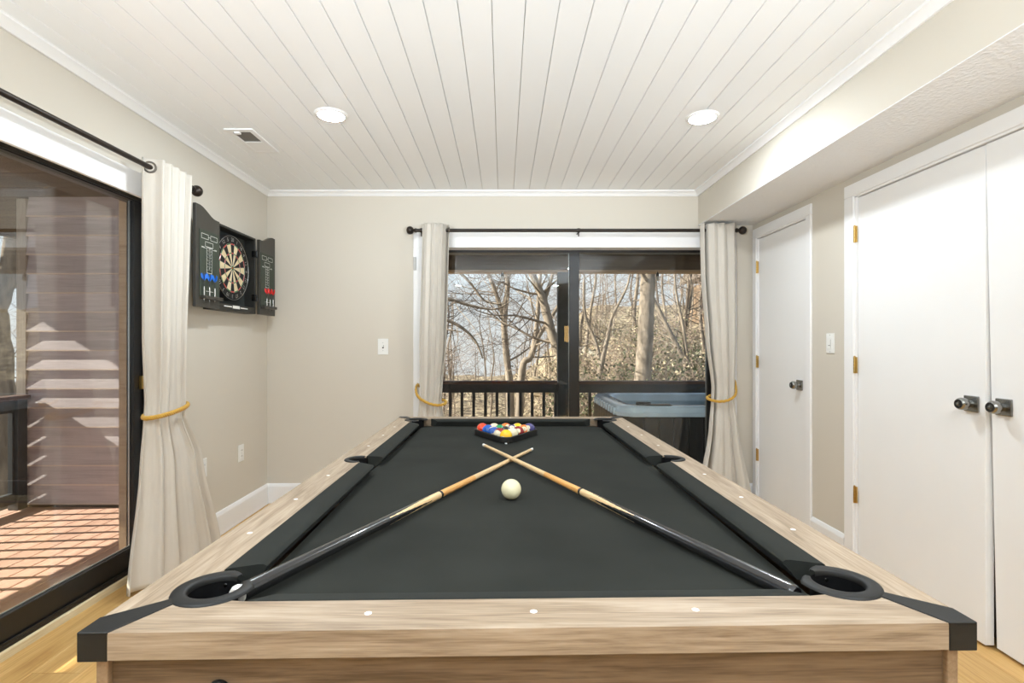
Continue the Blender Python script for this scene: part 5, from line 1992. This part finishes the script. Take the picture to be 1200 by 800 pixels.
# shrubs: twiggy ones and leafy ones
def make_shrub(name, seed, label, group, leafy, m_leaf):
    rg = random.Random(seed)
    st, tw_, lf = MB(), MB(), MB()
    for k in range(11):
        a = rg.uniform(0, 6.28)
        d = Vector((cos(a) * rg.uniform(0.2, 0.9), sin(a) * rg.uniform(0.2, 0.9), 1))
        branch(st, (cos(a) * 0.12, sin(a) * 0.12, -0.1), d, rg.uniform(0.9, 1.6), 0.016, 1, rg, 5, 0.0, (4, 6), 0.75, 3, 0.35, tw_)
    pts = tw_.v if len(tw_.v) else st.v
    for k in range(1500 if leafy else 420):
        p = Vector(pts[rg.randrange(len(pts))]) + Vector((rg.gauss(0, 0.05), rg.gauss(0, 0.05), rg.gauss(0, 0.05)))
        q = Quaternion((rg.gauss(0, 1), rg.gauss(0, 1), rg.gauss(0, 1), rg.gauss(0, 1))).normalized()
        L_ = rg.uniform(0.05, 0.10)
        vv = [(0, 0, 0), (L_ * 0.5, L_ * 0.26, 0.01), (L_, 0, 0.0), (L_ * 0.5, -L_ * 0.26, 0.01)]
        lf.add([p + q @ Vector(v) for v in vv], [(0, 1, 2), (0, 2, 3)])
    o = st.build(name, M['twig'], label=label, cat='shrub', group=group, at=(0, 0, 0), fix=False)
    tw_.build('twigs', M['twig_pink'], o, fix=False)['kind'] = 'stuff'
    lf.build('leaves', m_leaf, o, fix=False)['kind'] = 'stuff'
    return o


bushes = [make_shrub('dry_shrub', 1, 'dry straw coloured shrub on the leaf littered slope', 'dry shrubs on the slope', False, M['straw']),
          make_shrub('dry_shrub', 2, 'dry straw coloured shrub on the leaf littered slope', 'dry shrubs on the slope', False, M['straw']),
          make_shrub('evergreen_shrub', 3, 'dull green leafy shrub on the leaf littered slope', 'green shrubs on the slope', True, M['leaf_green']),
          make_shrub('evergreen_shrub', 4, 'dull green leafy shrub on the leaf littered slope', 'green shrubs on the slope', True, M['leaf_green'])]
spots = []
rg = random.Random(55)
for i in range(110):
    y = 10 + 26 * rg.random() ** 1.3
    f_ = rg.uniform(-0.16, 0.46)
    spots.append((f_ * y, y, (rg.choice((0, 1, 2, 0, 1, 3, 2, 0)) if f_ > 0.12 else rg.choice((0, 1, 0, 1, 0, 1, 2)))))
first = set()
for i, (x, y, k) in enumerate(spots):
    if k not in first:
        o = bushes[k]
        first.add(k)
    else:
        o = copy_tree(bushes[k])
    s = rg.uniform(0.7, 1.25)
    o.location = (x, y, gz(x, y) - 0.05)
    o.rotation_euler = (0, 0, rg.uniform(0, 6.28))
    o.scale = (s * 1.1, s * 1.1, s)


# rocks
def rock_mb(seed):
    rg = random.Random(seed)
    m = MB()
    rows = []
    off = [rg.uniform(0, 6) for _ in range(6)]
    for i in range(9):
        th = pi * i / 8
        row = []
        for k in range(12):
            a = 2 * pi * k / 12
            r = 1 + 0.22 * sin(2 * a + off[0]) * sin(th) + 0.16 * sin(3 * a + off[1] + 2 * th) + 0.12 * cos(4 * th + off[2])
            row.append((r * sin(th) * cos(a), r * sin(th) * sin(a) * 0.8, r * cos(th) * 0.55))
        rows.append(row)
    return m.grid(rows, closed_u=True)


rproto = []
for k in range(3):
    rproto.append(rock_mb(60 + k).build('rock', M['rock'], label='weathered grey rock lying on the wooded slope', cat='rock', group='rocks on the slope', at=(0, 0, 0), smooth=35))
rg = random.Random(91)
for i in range(90):
    y = rg.uniform(10.5, 30)
    x = rg.uniform(0.10, 0.44) * y
    o = rproto[i] if i < 3 else copy_tree(rproto[i % 3])
    s = rg.uniform(0.22, 0.85)
    o.location = (x, y, gz(x, y) + s * 0.1)
    o.rotation_euler = (rg.uniform(-0.3, 0.3), rg.uniform(-0.3, 0.3), rg.uniform(0, 6.28))
    o.scale = (s, s, s)
p = PX(632, 452, 20)
M['rock_brown'] = mat('brown_boulder', (0.30, 0.235, 0.15), 0.9, noise=0.2, nscale=4, bump=0.4, bscale=8)
o = rock_mb(70).map(lambda q: (p.x + q[0] * 0.5, p.y + q[1] * 0.5, p.z + q[2] * 0.65)).build('boulder', M['rock_brown'], label='brown domed boulder just above the railing beside the porch post', cat='rock', smooth=40)

# fallen leaves over the near slope
lf = MB()
rg = random.Random(8)
for i in range(9000):
    y = 8 + 22 * rg.random() ** 1.5
    x = rg.uniform(-0.16, 0.46) * y
    z = gz(x, y) + 0.02
    a = rg.uniform(0, 6.28)
    L_ = rg.uniform(0.08, 0.16)
    t1, t2 = rg.uniform(-0.06, 0.08), rg.uniform(-0.06, 0.08)
    lf.add([(x, y, z), (x + L_ * cos(a), y + L_ * sin(a), z + t1), (x - L_ * 0.5 * sin(a), y + L_ * 0.5 * cos(a), z + t2)], [(0, 1, 2)])
lf.build('fallen_leaves', M['straw'], label='dry leaves scattered over the wooded slope', cat='leaves', kind='stuff', fix=False)

# a house far up the slope, half hidden by the right curtain
M['far_brick'] = mat('far_brick', srgb(122, 102, 82), 0.9, noise=0.15, nscale=10)
M['far_white'] = mat('far_white_trim', srgb(232, 230, 224), 0.7)
M['far_roof'] = mat('far_roof', srgb(120, 112, 104), 0.9)
HY = 44.0
hx0, hx1 = (804 - 590) / F * (HY + 6), (900 - 590) / F * HY
hz = 1.21 + (405 - 322) / F * HY
hs = thing('far_house', ((hx0 + hx1) / 2, HY + 3, gz(hx0, HY)), 'brown house with white eaves high on the slope beside the right curtain', 'house')
MB().box(hx0, hx1, HY, HY + 6, gz(hx0, HY) - 1, hz - 0.5).build('wall', M['far_brick'], hs)
for k in range(3):
    z = hz - 0.15 - k * 0.42
    MB().box(hx0 + 0.2 + 0.2 * k, hx1, HY - 0.25 + 0.07 * k, HY, z, z + 0.17).build('white_board', M['far_white'], hs)
MB().prism([(HY - 0.5, hz), (HY + 6.5, hz), (HY + 3, hz + 2.2)], hx0 - 0.5, hx1 + 0.5, 'x').build('roof', M['far_roof'], hs)
